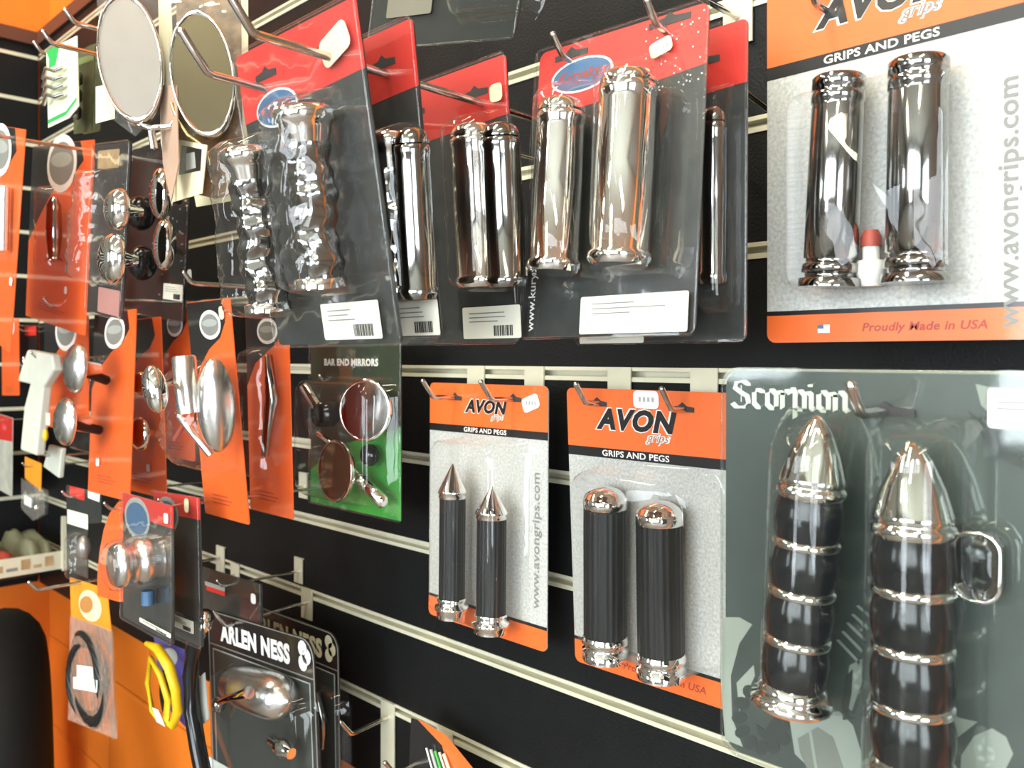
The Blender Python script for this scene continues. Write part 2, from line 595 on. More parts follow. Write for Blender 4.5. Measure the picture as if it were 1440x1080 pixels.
def blister_box(mb, x0, x1, z0, z1, h, m, r=.012, draft=.004, sh=.006):
    loops = []
    for ins, d in ((-.003, 0), (0, .001), (draft * .7, h - sh), (draft + sh * .3, h - sh * .3), (draft + sh, h)):
        loops.append([(p[0], -d, p[1]) for p in rrect(x0 + ins, x1 - ins, z0 + ins, z1 - ins, max(r - ins * .4, .002))])
    n = len(loops[0])
    vs = sum(loops, [])
    fs = []
    for k in range(len(loops) - 1):
        for i in range(n):
            j = (i + 1) % n
            fs.append((k * n + i, k * n + j, (k + 1) * n + j, (k + 1) * n + i))
    fs.append(tuple((len(loops) - 1) * n + i for i in range(n)))
    mb.add(vs, fs, m, True)


def half_tube(mb, top, bot, hw, d, m, er=.012, sq=2.6, n=22, nz=26, wob=0.):
    """half round blister column between two local points of the card plane"""
    (x0, z0), (x1, z1) = top, bot
    Ln = math.hypot(x1 - x0, z1 - z0)
    ax, az = (x1 - x0) / Ln, (z1 - z0) / Ln
    vs, fs = [], []
    for k in range(nz + 1):
        s = Ln * k / nz
        if k == 0:
            f = 0.35
        elif k == nz:
            f = 0.35
        else:
            f = 1.
            for e in (s, Ln - s):
                if e < er:
                    f *= max(.35, (1 - (1 - e / er) ** 2.5)) ** .45
        for i in range(n + 1):
            t = PI * i / n
            c, q = math.cos(t), math.sin(t)
            rr = (abs(c) ** sq + abs(q) ** sq) ** (-1 / sq)
            w_ = 1 + wob * noise.noise(Vector((i * .5, k * .45, x0 * 90)))
            X = -c * rr * hw * (.8 + .2 * f) * w_
            vs.append((x0 + ax * s - az * -X, -q * rr * d * f * w_, z0 + az * s + ax * X * -1 * 0))
    for k in range(nz):
        for i in range(n):
            a = k * (n + 1) + i
            fs.append((a, a + 1, a + n + 2, a + n + 1))
    mb.add(vs, fs, m, True)
    for k in (0, nz):
        mb.add([vs[k * (n + 1) + i] for i in range(n + 1)], [tuple(range(n + 1))], m)


def bars(mb, x, z, y, w, h, m=None, seed=1):
    rr = random.Random(seed)
    p = 0
    while p < w:
        t = rr.choice((.0005, .0008, .0012))
        mb.box(x + p, x + min(p + t, w), y, y + .0003, z, z + h, m or M_ink)
        p += t + rr.choice((.0006, .0009))


def lines(mb, x, z, y, w, n, dz, m=None, seed=3, hgt=.0008):
    rr = random.Random(seed)
    for i in range(n):
        mb.box(x, x + w * rr.uniform(.45, 1.), y, y + .0003, z - i * dz, z - i * dz + hgt, m or M_inkgrey)


def paper_label(P, pts, off, name='paper_label', m=None, seed=1, code=True):
    """a printed paper label from its photo corners tl, br; lies off metres in front of the card"""
    (x0, z1), (x1, z0) = P.L(*pts[0], off), P.L(*pts[1], off)
    mb = MB()
    mb.poly(rrect(x0, x1, z0, z1, .0015), -off, .0004, m or M_label)
    w, h = x1 - x0, z1 - z0
    lines(mb, x0 + w * .12, z1 - h * .22, -off - .0003, w * .7, 3, h * .13, seed=seed, hgt=h * .03)
    if code:
        bars(mb, x0 + w * .55, z0 + h * .08, -off - .0003, w * .33, h * .32, seed=seed)
    return P.part(mb, name)


def price(P, px, py, off, w=.022, h=.012, rot=0., txt=True, m=None):
    x, z = P.L(px, py, off)
    mb = MB()
    pts = rrect(-w / 2, w / 2, -h / 2, h / 2, h * .28, 3)
    c, s_ = math.cos(rot), math.sin(rot)
    mb.poly([(x + a * c - q * s_, z + a * s_ + q * c) for a, q in pts], -off, .0003, m or M_sticker)
    if txt:
        for k in range(4):
            a = -w * .28 + k * w * .17
            mb.box(x + a, x + a + w * .09, -off - .0002, -off, z - h * .12, z + h * .14, M_slgrey)
    return P.part(mb, 'price_sticker')


# --- grips ---------------------------------------------------------
def seg(a, c, n, f):
    return [(a + (c - a) * i / n, f(i / n)) for i in range(n + 1)]


def grip(P, top, bot, off, r, kind, bend=None):
    """top, bot: photo positions of the grip's ends on its axis"""
    p0, p1 = P.L3(*top, off), P.L3(*bot, off)
    Ln = (p1 - p0).length
    g = MB()
    flute = lambda t, s: 1 + .022 * math.cos(22 * t)
    if kind == 'point':
        c = .22 * Ln
        g.lathe(p0, p1, seg(c, Ln * .87, 4, lambda q: r * .86), M_rubber, mod=flute, n=88)
        o = P.part(g, 'grip')
        e = MB()
        prof = [(0, .0008), (.002, r * .12), (c * .3, r * .42), (c * .62, r * .78), (c * .80, r * .97), (c * .86, r * 1.0),
                (c * .88, r * .92), (c * .98, r * .94), (c * 1.02, r * .90)]
        e.lathe(p0, p1, prof, M_chrome, mod=lambda t, s: 1 + (.16 * abs(math.cos(2 * t)) - .1) * max(0, 1 - s / c * 1.1), n=48)
        e.build('end_cap', o)
        f = MB()
        a = Ln * .87
        f.lathe(p0, p1, [(a, r * .95), (a + .002, r * 1.0), (a + .006, r * .86), (a + .008, r * 1.12), (a + .011, r * 1.15),
                         (a + .013, r * 1.0), (Ln, r * .98)], M_chrome)
        f.build('collar', o)
    elif kind == 'dome':
        c = .16 * Ln
        g.lathe(p0, p1, seg(c * .8, Ln * .86, 4, lambda q: r * .97), M_rubber, mod=flute, n=88)
        o = P.part(g, 'grip')
        e = MB()
        e.lathe(p0, p1, [(0, .001), (.001, r * .35), (.003, r * .66), (.006, r * .86), (.009, r * .95), (.0095, r * .99),
                         (.018, r), (.0185, r * .95), (c, r * .95)], M_chrome)
        e.build('end_cap', o)
        f = MB()
        a = Ln * .86
        f.lathe(p0, p1, [(a, r * .98), (a + .003, r * 1.04), (a + .006, r * 1.06), (a + .007, r * .93), (a + .011, r * .93),
                         (a + .012, r * 1.05), (Ln, r * 1.03)], M_chrome)
        f.build('collar', o)
    elif kind == 'tube':
        g.lathe(p0, p1, [(0, r * .86), (.0015, r * .95), (.008, r * .95), (.009, r * .87), (.011, r * .95), (.016, r * .95), (.017, r * .88),
                         (.019, r * .93), (Ln * .5, r * .95), (Ln * .86, r * .97), (Ln * .865, r * .88), (Ln * .885, r * .88),
                         (Ln * .89, r * 1.0), (Ln * .93, r * 1.03), (Ln * .935, r * .9), (Ln * .955, r * .9), (Ln * .96, r * 1.12), (Ln, r * 1.12)],
                M_dchrome, n=56)
        o = P.part(g, 'grip')
    elif kind == 'wave':
        w = lambda s: Vector((.0022 * math.sin(s * 150), 0, 0))
        g.lathe(p0, p1, seg(.022, Ln * .96, 70, lambda q: r * (.85 + .045 * math.sin(q * 38))), M_dchrome, n=64,
                mod=lambda t, s: 1 + .035 * math.cos(6 * t + 1.5 * math.sin(s * 230)), bend=w)
        o = P.part(g, 'grip')
        e = MB()
        e.lathe(p0, p1, [(0, r * .7), (.001, r * 1.0), (.004, r * 1.15), (.009, r * 1.15), (.011, r * 1.0), (.014, r * .95), (.022, r * .82)], M_chrome)
        e.build('end_cap', o)
        f = MB()
        f.lathe(p0, p1, [(Ln * .94, r * .86), (Ln * .95, r * .98), (Ln, r * .98)], M_chrome)
        f.build('collar', o)
    elif kind in ('cyl', 'darkcyl'):
        mm = M_chrome if kind == 'cyl' else M_dchrome
        g.lathe(p0, p1, [(.010, r * .8), (.012, r * .93), (.016, r * .93), (.018, r * .88), (.022, r * .9), (Ln * .5, r * .92), (Ln * .93, r * .92),
                         (Ln * .94, r * 1.0), (Ln * .97, r * 1.0), (Ln, r * .85)], mm, n=56)
        o = P.part(g, 'grip')
        e = MB()
        e.lathe(p0, p1, [(0, .002), (.001, r * .5), (.004, r * .8), (.008, r * .9), (.010, r * .9)], mm)
        e.build('end_cap', o)
    elif kind == 'bullet':
        # bullet nose, rubber beads between chrome bands, flanged foot
        c = .26 * Ln
        nb = 4
        bl = (Ln * .93 - c) / nb
        for k in range(nb):
            a = c + k * bl
            g.lathe(p0, p1, seg(a + .0022, a + bl - .0010, 10, lambda q: r * (.91 + .12 * math.sin(PI * q))), M_gloss, n=56)
        o = P.part(g, 'grip')
        e = MB()
        e.lathe(p0, p1, [(0, .001), (.001, r * .14), (.003, r * .24), (c * .22, r * .48), (c * .5, r * .76), (c * .8, r * .96), (c * .86, r * 1.0),
                         (c * .88, r * .93), (c * .90, r * .93), (c * .92, r * 1.02), (c * .99, r * 1.04), (c + .002, r * .95)], M_chrome,
                mod=lambda t, s: 1 - .10 * max(0, 1 - abs(s - c * .45) / (c * .4)) * max(0, math.cos(3 * t)) ** 4, n=72)
        e.build('end_cap', o)
        for k in range(1, nb):
            a = c + k * bl
            f = MB()
            f.lathe(p0, p1, [(a - .0022, r * .92), (a - .0014, r * 1.0), (a + .0005, r * 1.02), (a + .0020, r * 1.0), (a + .0028, r * .92)], M_chrome)
            f.build('band', o)
        a = Ln * .93
        f = MB()
        f.lathe(p0, p1, [(a - .002, r * .95), (a, r * 1.03), (a + .003, r * 1.05), (a + .0045, r * 1.0), (a + .006, r * 1.20), (a + .009, r * 1.24), (a + .0105, r * 1.12),
                         (Ln, r * 1.1)], M_chrome)
        f.build('flange', o)
    return o


# ------------------------------------------------------------------ hooks
def hook(label, x, row, length, rise=.0, tip=.014, plate=.026, ph=.034, z=None, group=None, r=.0024, drop=.012):
    z0 = (zrow[row] if z is None else z)
    e = bpy.data.objects.new('display_hook', None)
    COL.objects.link(e)
    e.location = (x, 0, z0)
    tag(e, label, 'hook', group)
    b = MB()
    b.box(-plate / 2, plate / 2, -.0035, -.0018, -ph, .0065, M_alu)
    b.box(-plate / 2, plate / 2, -.0018, .006, .0045, .0062, M_alu)
    b.build('back_plate', e)
    b = MB()
    zz = -drop
    pts = [(0, -.002, zz), (0, -length * .5, zz + rise * .5), (0, -length + .004, zz + rise), (0, -length, zz + rise + .001),
           (0, -length - tip * .45, zz + rise + tip * .6), (0, -length - tip * .75, zz + rise + tip)]
    b.tube(pts, r, M_steel, n=12)
    b.ellipsoid(pts[-1], r, r, r, M_steel, 12, 8)
    b.build('prong', e)
    return e


def hook_for(P, lx, label, lz=-.012, group=None):
    """the hook a small pack hangs from, at local position lx, lz of its card"""
    p = P.M @ Vector((lx, 0, lz))
    return hook(label, p.x, 0, -p.y + .012, z=p.z + .012 - .0, rise=0, tip=.008, r=.0018, plate=.02, ph=.028)


def xw(px, y):
    return at(px, HOR, y).x


# ================================================================== the orange-headed grip packs (right half)
def avon(label, TL, TR, BL, head, strip, foot, big=1., url=True, made=True, tx=.53):
    P = Pack('grip_blister_pack', label, 'grip pack', TL, TR, BL)
    w, h = P.w, P.h
    c = MB()
    c.poly(rrect(0, w, -h, 0, .006), 0, .0012, M_agrey)
    hp = rrect(0, w, -head - .02, 0, .006)[:14] + [(0, -head), (w, -head)]
    c.poly(hp, -.0002, .0002, M_aorange)
    c.poly([(0, -head), (w, -head), (w, -head - strip), (0, -head - strip)], -.0002, .0002, M_ablack)
    fp = [(w, -h + foot), (0, -h + foot)] + rrect(0, w, -h, -h + .03, .006)[14:]
    c.poly(fp, -.0002, .0002, M_aorange)
    c.poly([(0, -h + foot), (w, -h + foot), (w, -h + foot + .003), (0, -h + foot + .003)], -.0002, .0002, M_ablack)
    cx = w * tx
    s = head * .46 * big
    zt = -head * .66
    c.text('AVON', s, cx, zt, -.0003, M_white, bold=.085, shear=.25, sx=1.05)
    c.text('AVON', s, cx + s * .03, zt, -.0006, M_ablack, bold=.048, shear=.25, sx=1.09)
    c.text('grips', s * .46, cx + s * 1.0, zt - s * .36, -.0003, M_white, bold=.05, shear=.4)
    c.text('grips', s * .46, cx + s * 1.0, zt - s * .36, -.0006, M_inkgrey, bold=.0, shear=.4)
    c.text('GRIPS AND PEGS', strip * .86, cx, -head - strip * .78, -.0004, M_white, bold=.02, sx=1.25)
    if url:
        c.text('www.avongrips.com', .0135, w - .010, -h + foot + .018, -.0004, M_inkgrey, bold=.015, rot=PI / 2, align='LEFT', sx=1.13)
    if made:
        c.text('Proudly Made in USA', foot * .40, w * .56, -h + foot * .36, -.0004, M_brownr, bold=.02, shear=.2, sx=1.1)
        c.box(w * .56 - .064, w * .56 - .056, -.0005, 0, -h + foot * .33, -h + foot * .62, M_white)
        c.box(w * .56 - .064, w * .56 - .060, -.0007, 0, -h + foot * .48, -h + foot * .62, M_blue)
    return P, c


# first: slim rubber grips with pointed chrome ends
yA = -.032
TL, TR = at(605, 537, yA), at(771, 544, yA)
TR.z = TL.z = (TL.z + TR.z) / 2
zb1 = at(773, 918, yA).z
P, c = avon('small orange and grey carded pack with two pointed chrome-tipped rubber grips', TL, TR, (TL.x, yA - .002, zb1), .043, .0075, .020, made=False, tx=.50, big=.88)
slot(c, *P.L(640, 560), -.0006)
slot(c, *P.L(722, 562), -.0006)
P.part(c, 'card')
x0, z1 = P.L(603 + 14, 617, .02)
x1, z0 = P.L(728, 884, .03)
bb = MB()
xa, _ = P.L(598, 700, .045)
xb, _ = P.L(738, 700, .005)
_, zt = P.L(660, 618, .03)
_, zb = P.L(600, 868, .045)
blister_box(bb, max(xa, .004), xb, zb, zt, .046, M_clear, r=.014)
P.part(bb, 'blister')
grip(P, (637, 652), (635, 868), .026, .0148, 'point')
grip(P, (692, 683), (690, 889), .026, .0160, 'point')
price(P, 746, 567, .001, .022, .014, .35)

# second: fat fluted rubber grips with domed chrome ends
TL = at(797, 545, yA)
TRx = TL.x + .173
zb2 = at(808, 930, yA + .01).z
P, c = avon('larger orange and grey carded pack with two dome-capped black rubber grips', TL, (TRx, yA, TL.z), (TL.x, yA + .012, zb2), .052, .0085, .021, url=False, tx=.43)
slot(c, *P.L(840, 568), -.0006)
slot(c, *P.L(960, 576), -.0006)
P.part(c, 'card')
bb = MB()
xa, _ = P.L(806, 700, .030)
xb, _ = P.L(986, 700, .030)
_, zt = P.L(905, 668, .036)
_, zb = P.L(860, 925, .040)
blister_box(bb, xa, xb, zb - .004, zt, .042, M_clear, r=.02)
P.part(bb, 'blister')
grip(P, (851, 684), (851, 926), .0225, .0187, 'dome')
grip(P, (927, 704), (930, 951), .0225, .0192, 'dome')
price(P, 908, 562, .001, .026, .015, .0)

# third, nearest: black chrome tube grips
yC = -.085
TL = at(1079, 0, yC)
TL.z = CAM.z + .577 * (HOR - 97) / FPX + .052
x0c = at(1081, 480, yC)
P, c = avon('big near orange and grey carded pack holding two dark chrome tube grips', TL, (TL.x + .178, yC, TL.z), (TL.x, yC, x0c.z - .001), .052, .0085, .018, tx=.42, url=False)
ux, uz = P.L(1432, 104)
c.text('www.avongrips.com', .0150, ux, uz, -.0004, M_inkgrey, bold=.02, rot=PI / 2, align='RIGHT', sx=1.1)
P.part(c, 'card')
bb = MB()
xa, _ = P.L(1118, 300, .012)
xb, _ = P.L(1368, 300, .012)
_, zt = P.L(1290, 62, .034)
_, zb = P.L(1240, 410, .026)
xm, zm = P.L(1233, 90, .030)
blister_box(bb, xa, xb, zb, zt - .008, .036, M_clear, r=.012)
P.part(bb, 'blister')
grip(P, (1180, 108), (1166, 404), .020, .0165, 'tube')
grip(P, (1292, 84), (1288, 398), .020, .0172, 'tube')
m_ = MB()
q = P.L3(1225, 375, .012)
m_.lathe(q + Vector((0, 0, .016)), q + Vector((0, 0, -.012)), [(0, .005), (.012, .005), (.0125, .008), (.020, .009), (.028, .006)], M_white, n=20)
m_.lathe(q + Vector((0, 0, .022)), q + Vector((0, 0, .012)), [(0, .004), (.004, .006), (.010, .006)], M_brownr, n=20)
P.part(m_, 'adhesive_bottle')

# ================================================================== slate clamshell with beaded bullet grips
yS = -.165
TL = at(1017, 516, yS)
BLz = at(1012, 1052, yS).z
P = Pack('grip_clamshell', 'large slate grey clamshell pack with beaded chrome bullet grips', 'grip pack', TL, (TL.x + .205, yS, TL.z - .0005),
         (TL.x - .002, yS, BLz))
w, h = P.w, P.h
c = MB()
c.poly(rrect(.002, w - .002, -h + .002, -.002, .010), 0, .0012, M_sgrey)


def ppoly(mb, P, pts, d, m):
    mb.poly([P.L(*p) for p in pts], -d, .0002, m)


# printed art: pale wing shapes, the segmented tail
ppoly(c, P, [(1017, 868), (1040, 868), (1058, 878), (1040, 905), (1028, 950), (1030, 1010), (1045, 1050), (1020, 1040), (1014, 960)], .0003, M_slgrey)
ppoly(c, P, [(1036, 960), (1060, 935), (1062, 950), (1050, 975), (1040, 1000)], .0003, M_slgrey)
for k in range(9):                       # tail beads in a curl
    a = R(100 + k * 27)
    cx_, cy_ = 1076 + 36 * math.cos(a), 1008 - 44 * math.sin(a)
    q = []
    for j in range(10):
        t = 2 * PI * j / 10
        q.append((cx_ + (11 * math.cos(t)) * math.cos(a) - 9 * math.sin(t) * math.sin(a), cy_ - 11 * math.cos(t) * math.sin(a) - 9 * math.sin(t) * math.cos(a)))
    ppoly(c, P, q, .0004, M_sdgrey)
ppoly(c, P, [(1064, 1018), (1076, 1026), (1090, 1006), (1104, 1002), (1112, 1022), (1098, 1040), (1080, 1044), (1068, 1034)], .0005, M_sdgrey)
ppoly(c, P, [(1110, 1008), (1180, 1000), (1200, 1020), (1212, 1060), (1215, 1090), (1150, 1090), (1118, 1060)], .0003, M_slgrey)
ppoly(c, P, [(1122, 1038), (1150, 1022), (1172, 1036), (1190, 1090), (1140, 1090), (1126, 1060)], .0005, MATS['print_grey'])
ppoly(c, P, [(1138, 1028), (1142, 1028), (1152, 1090), (1148, 1090)], .0007, M_slgrey)
ppoly(c, P, [(1195, 935), (1215, 925), (1212, 960), (1198, 1000), (1185, 985), (1192, 955)], .0004, M_slgrey)
ppoly(c, P, [(1190, 950), (1200, 940), (1198, 975), (1192, 1005), (1205, 1010), (1186, 1012), (1184, 990)], .0006, M_sdgrey)
for k in range(5):
    ppoly(c, P, [(1176 + k * 7, 900 - k * 12), (1180 + k * 7, 899 - k * 12), (1210 + k * 4, 930 - k * 16), (1208 + k * 4, 934 - k * 16)], .0004, M_slgrey)
ppoly(c, P, [(1320, 1000), (1352, 1010), (1375, 1015), (1330, 1050), (1318, 1080), (1310, 1080)], .0003, M_slgrey)
ppoly(c, P, [(1352, 1062), (1370, 1035), (1395, 1024), (1415, 1036), (1425, 1060), (1405, 1100), (1350, 1100)], .0003, M_slgrey)
ppoly(c, P, [(1372, 540), (1410, 548), (1440, 560), (1440, 600), (1400, 590), (1380, 570)], .0003, M_slgrey)
ppoly(c, P, [(1360, 575), (1440, 640), (1440, 660), (1395, 640)], .0004, M_sdgrey)
# blackletter word drawn with a broad nib
GL = {'S': (.95, [[(.80, 1.25), (.55, 1.42), (.22, 1.35), (.15, 1.05), (.45, .80), (.74, .62), (.80, .30), (.55, .02), (.22, .0), (.02, .22)], [(.45, 1.2), (.45, .3)]]),
      'c': (.62, [[(.52, .88), (.30, 1.), (.12, .78), (.12, .25), (.32, .02), (.56, .18)]]),
      'o': (.66, [[(.32, 1.), (.12, .78), (.12, .22), (.32, .0), (.52, .22), (.52, .78), (.32, 1.)]]),
      'r': (.56, [[(.02, .92), (.14, .80), (.14, .05)], [(.16, .82), (.34, 1.), (.50, .82)]]),
      'p': (.70, [[(.04, 1.1), (.14, .9), (.14, -.42)], [(.16, .80), (.38, 1.), (.55, .78), (.55, .22), (.36, .0), (.16, .12)]]),
      'i': (.34, [[(.02, .92), (.14, .80), (.14, .15), (.28, .02)], [(.10, 1.28), (.20, 1.36)]]),
      'n': (.74, [[(.02, .92), (.14, .80), (.14, .05)], [(.16, .80), (.38, 1.), (.54, .80), (.54, .15), (.68, .02)]])}
xs, zs = P.L(1030, 572)
xe, _ = P.L(1196, 572)
tot = sum(GL[ch][0] for ch in 'Scorpion')
k_ = (xe - xs) / tot
nib = (.105, .075)
cx = xs
for ch in 'Scorpion':
    wd, strokes = GL[ch]
    for st in strokes:
        for (a0, b0), (a1, b1) in zip(st, st[1:]):
            n_ = (.020, .012) if (ch == 'S' and len(st) == 2) else nib
            q = [(a0 - n_[0], b0 - n_[1]), (a1 - n_[0], b1 - n_[1]), (a1 + n_[0], b1 + n_[1]), (a0 + n_[0], b0 + n_[1])]
            q2 = [(a0 - n_[0], b0 + n_[1] * .6), (a0 + n_[0], b0 + n_[1]), (a0 + n_[0], b0 - n_[1]), (a0 - n_[0], b0 - n_[1])]
            kz = k_ * .80
            c.poly([(cx + a * k_, zs + b_ * kz) for a, b_ in q], -.0006, .0002, M_white)
            c.poly([(cx + a * k_, zs + b_ * kz) for a, b_ in q2], -.0007, .0002, M_white)
    cx += wd * k_
P.part(c, 'card')
# clear shell with two long humps and a smaller one
s = MB()
s.poly(rrect(0, w, -h, 0, .012), -.0025, .0006, M_smoke)
ring = rrect(.001, w - .001, -h + .001, -.001, .012)
s.tube([(p[0], -.0028, p[1]) for p in ring], .0007, M_smoke, n=6, closed=True)
P.part(s, 'clamshell_front')
s = MB()
t0, b0 = P.L(1158, 575, .008), P.L(1140, 992, .008)
half_tube(s, t0, b0, .0245, .044, M_smoke, er=.03, sq=2.3)
t0, b0 = P.L(1305, 585, .008), P.L(1296, 1180, .008)
half_tube(s, t0, b0, .0265, .046, M_smoke, er=.02, sq=2.3)
P.part(s, 'blister_hump')
s = MB()
xa, zt = P.L(1338, 738, .016)
xb, zb = P.L(1414, 858, .016)
blister_box(s, xa, xb, zb, zt, .018, M_smoke, r=.010)
P.part(s, 'side_blister')
grip(P, (1150, 585), (1112, 992), .024, .0172, 'bullet')
# the right hand grip runs out of the frame
grip(P, (1284, 622), (1283, 1105), .024, .0188, 'bullet')
s = MB()
xa, zt = P.L(1342, 745, .008)
xb, zb = P.L(1408, 850, .008)
s.poly(rrect(xa, xb, zb, zt, .008), -.010, .008, M_dchrome)
s.poly(rrect(xa + .004, xb - .004, zb + .004, zt - .004, .006), -.0115, .002, M_gloss)
s.tube([(p[0], -.0105, p[1]) for p in rrect(xa, xb, zb, zt, .008)], .0012, M_chrome, n=8, closed=True)
P.part(s, 'adapter_block')
s = MB()
xl_, zl_ = P.L(1392, 545)
s.poly(rrect(xl_, w - .02, zl_ - .019, zl_, .002), -.0036, .0004, M_sticker)
lines(s, xl_ + .004, zl_ - .007, -.0040, .02, 2, .003)
P.part(s, 'price_sticker')
s = MB()
slot(s, *P.L(1247, 580), -.0033, .03)
P.part(s, 'hang_slot')
hk_x = xw(1247, yS)
hook('thick dark hook carrying the slate clamshell pack', hk_x, 1, .198, rise=.0, tip=.014, r=.0028, z=at(1247, 578, yS).z + .012)


# ================================================================== red-headed chrome grip packs on long pegs
def kpack(label, xl, xr, yt, yb, zt, zb, cat='grip pack', head=.043, body=None, logo=True, name='grip_blister_pack', yaw=0.):
    P = Pack(name, label, cat, (xl, yt, CAM.z + zt), (xr, yt + yaw, CAM.z + zt), (xl, yb, CAM.z + zb))
    w, h = P.w, P.h
    c = MB()
    c.poly(rrect(0, w, -h, 0, .004), 0, .001, body or M_kbody)
    c.poly(rrect(0, w, -head - .02, 0, .004)[:14] + [(0, -head * 1.05), (w, -head * .92)], -.0002, .0002, M_red)
    if logo:
        n = 24
        lx, lz = w * .30, -head * .98
        c.poly([(lx + .026 * math.cos(2 * PI * i / n), lz + .012 * math.sin(2 * PI * i / n)) for i in range(n)], -.0004, .0002, M_white)
        c.poly([(lx + .024 * math.cos(2 * PI * i / n), lz + .0105 * math.sin(2 * PI * i / n)) for i in range(n)], -.0006, .0002, M_blue)
        c.text('Kuryakyn', .0095, lx, lz - .003, -.0008, M_brownr, bold=.02, shear=.3)
    for hx in (w * .25, w * .76):
        slot(c, hx, -.020, -.0006, .026)
    return P, c


def clear_face(P, name='clear_shell', d=.0030, m=None):
    s = MB()
    s.poly(rrect(-.001, P.w + .001, -P.h - .001, .001, .004), -d, .0005, m or M_clear)
    s.tube([(p[0], -d, p[1]) for p in rrect(-.001, P.w + .001, -P.h - .001, .001, .004)], .0008, m or M_clear, n=6, closed=True)
    return P.part(s, name)


# front pack: twisted chrome grips
P, c = kpack('front pack of wavy twisted chrome grips on the long red-header pegs', -.546, -.404, -.336, -.303, .205, .009)
P.part(c, 'card')
clear_face(P)
s = MB()
half_tube(s, P.L(352, 190, .012), P.L(372, 448, .012), .0225, .040, M_crinkle, er=.014, wob=.08)
half_tube(s, P.L(435, 131, .012), P.L(462, 416, .012), .0260, .042, M_crinkle, er=.014, wob=.08)
P.part(s, 'blister')
grip(P, (346, 206), (378, 438), .022, .0155, 'wave')
grip(P, (426, 147), (452, 404), .022, .0160, 'wave')
paper_label(P, ((450, 428), (538, 476)), .004, seed=4)
price(P, 470, 62, .004, .03, .017, .3, txt=False, m=M_cream)

# middle pack
P, c = kpack('middle pack of grips between the wavy grips and the flat-ended chrome grips', -.541, -.403, -.296, -.273, .2035, .0135, logo=False)
P.part(c, 'card')
clear_face(P)
s = MB()
half_tube(s, P.L(548, 178, .006), P.L(575, 425, .006), .018, .026, M_crinkle, wob=.05)
P.part(s, 'blister')
grip(P, (545, 185), (556, 410), .0135, .0115, 'wave')
grip(P, (578, 178), (590, 420), .0125, .0115, 'darkcyl')
paper_label(P, ((541, 426), (619, 471)), .004, seed=5)

# rear pack
P, c = kpack('rear pack of one plain chrome grip under a red header, farthest back', -.541, -.407, -.2135, -.201, .2037, .0112, logo=False)
P.part(c, 'card')
clear_face(P)
s = MB()
half_tube(s, P.L(668, 160, .012), P.L(680, 412, .012), .0235, .036, M_clear)
P.part(s, 'blister')
grip(P, (664, 172), (676, 404), .019, .0170, 'cyl')
price(P, 697, 130, .004, .012, .012, .0, txt=False, m=M_cream)
paper_label(P, ((650, 433), (733, 475)), .004, seed=6)
grip(P, (703, 172), (713, 404), .016, .0140, 'darkcyl')

# big bright pack
P = Pack('grip_blister_pack', 'bright red-topped pack with two fat mirror chrome grips and large white label', 'grip pack',
         at(760, 76, -.177), at(998, 2, -.169), at(733, 475, -.196))
w, h = P.w, P.h
c = MB()
head = .040
c.poly(rrect(0, w, -h, 0, .006), 0, .001, M_kbody)
c.poly(rrect(0, w, -head - .02, 0, .006)[:14] + [(0, -head * 1.25), (w, -head * .95)], -.0002, .0002, M_red)
n = 24
lx, lz = P.L(818, 105)
c.poly([(lx + .026 * math.cos(2 * PI * i / n), lz + .012 * math.sin(2 * PI * i / n)) for i in range(n)], -.0004, .0002, M_white)
c.poly([(lx + .024 * math.cos(2 * PI * i / n), lz + .0105 * math.sin(2 * PI * i / n)) for i in range(n)], -.0006, .0002, M_blue)
c.text('Kuryakyn', .0100, lx, lz - .003, -.0008, M_brownr, bold=.02, shear=.3)
rr = random.Random(5)
for i in range(46):
    a, q = w * rr.uniform(.66, .98), -rr.uniform(.004, .05)
    c.box(a, a + .0009, -.0005, 0, q, q + .0009, M_white)
slot(c, *P.L(804, 78), -.0006, .028)
slot(c, *P.L(942, 30), -.0006, .030)
tx_, tz_ = P.L(744, 462)
c.text('www.kuryakyn', .0085, tx_ + .004, tz_ - .002, -.0004, M_white, bold=.01, rot=PI / 2, align='LEFT', sx=1.1)
P.part(c, 'card')
clear_face(P)
s = MB()
half_tube(s, P.L(802, 118, .010), P.L(799, 392, .010), .0210, .038, M_clear, er=.02)
half_tube(s, P.L(902, 84, .010), P.L(893, 388, .010), .0255, .042, M_clear, er=.026)
P.part(s, 'blister')
grip(P, (790, 138), (778, 384), .021, .0175, 'cyl')
grip(P, (885, 98), (870, 375), .022, .0195, 'cyl')
paper_label(P, ((817, 418), (966, 466)), .005, seed=8, code=False)
price(P, 929, 66, .004, .016, .010, .25, m=M_cream)

# packs behind it
P, c = kpack('dark red-topped pack hanging directly behind the bright chrome grip pack', -.407, -.2710, -.1370, -.1390, .2110, .0110, logo=False)
P.part(c, 'card')
clear_face(P)
s = MB()
half_tube(s, P.L(1005, 120, .008), P.L(1005, 440, .008), .012, .020, M_clear)
P.part(s, 'blister')
grip(P, (1004, 150), (1002, 400), .010, .009, 'darkcyl')
paper_label(P, ((815, 474), (905, 482)), .004, seed=9, code=False)

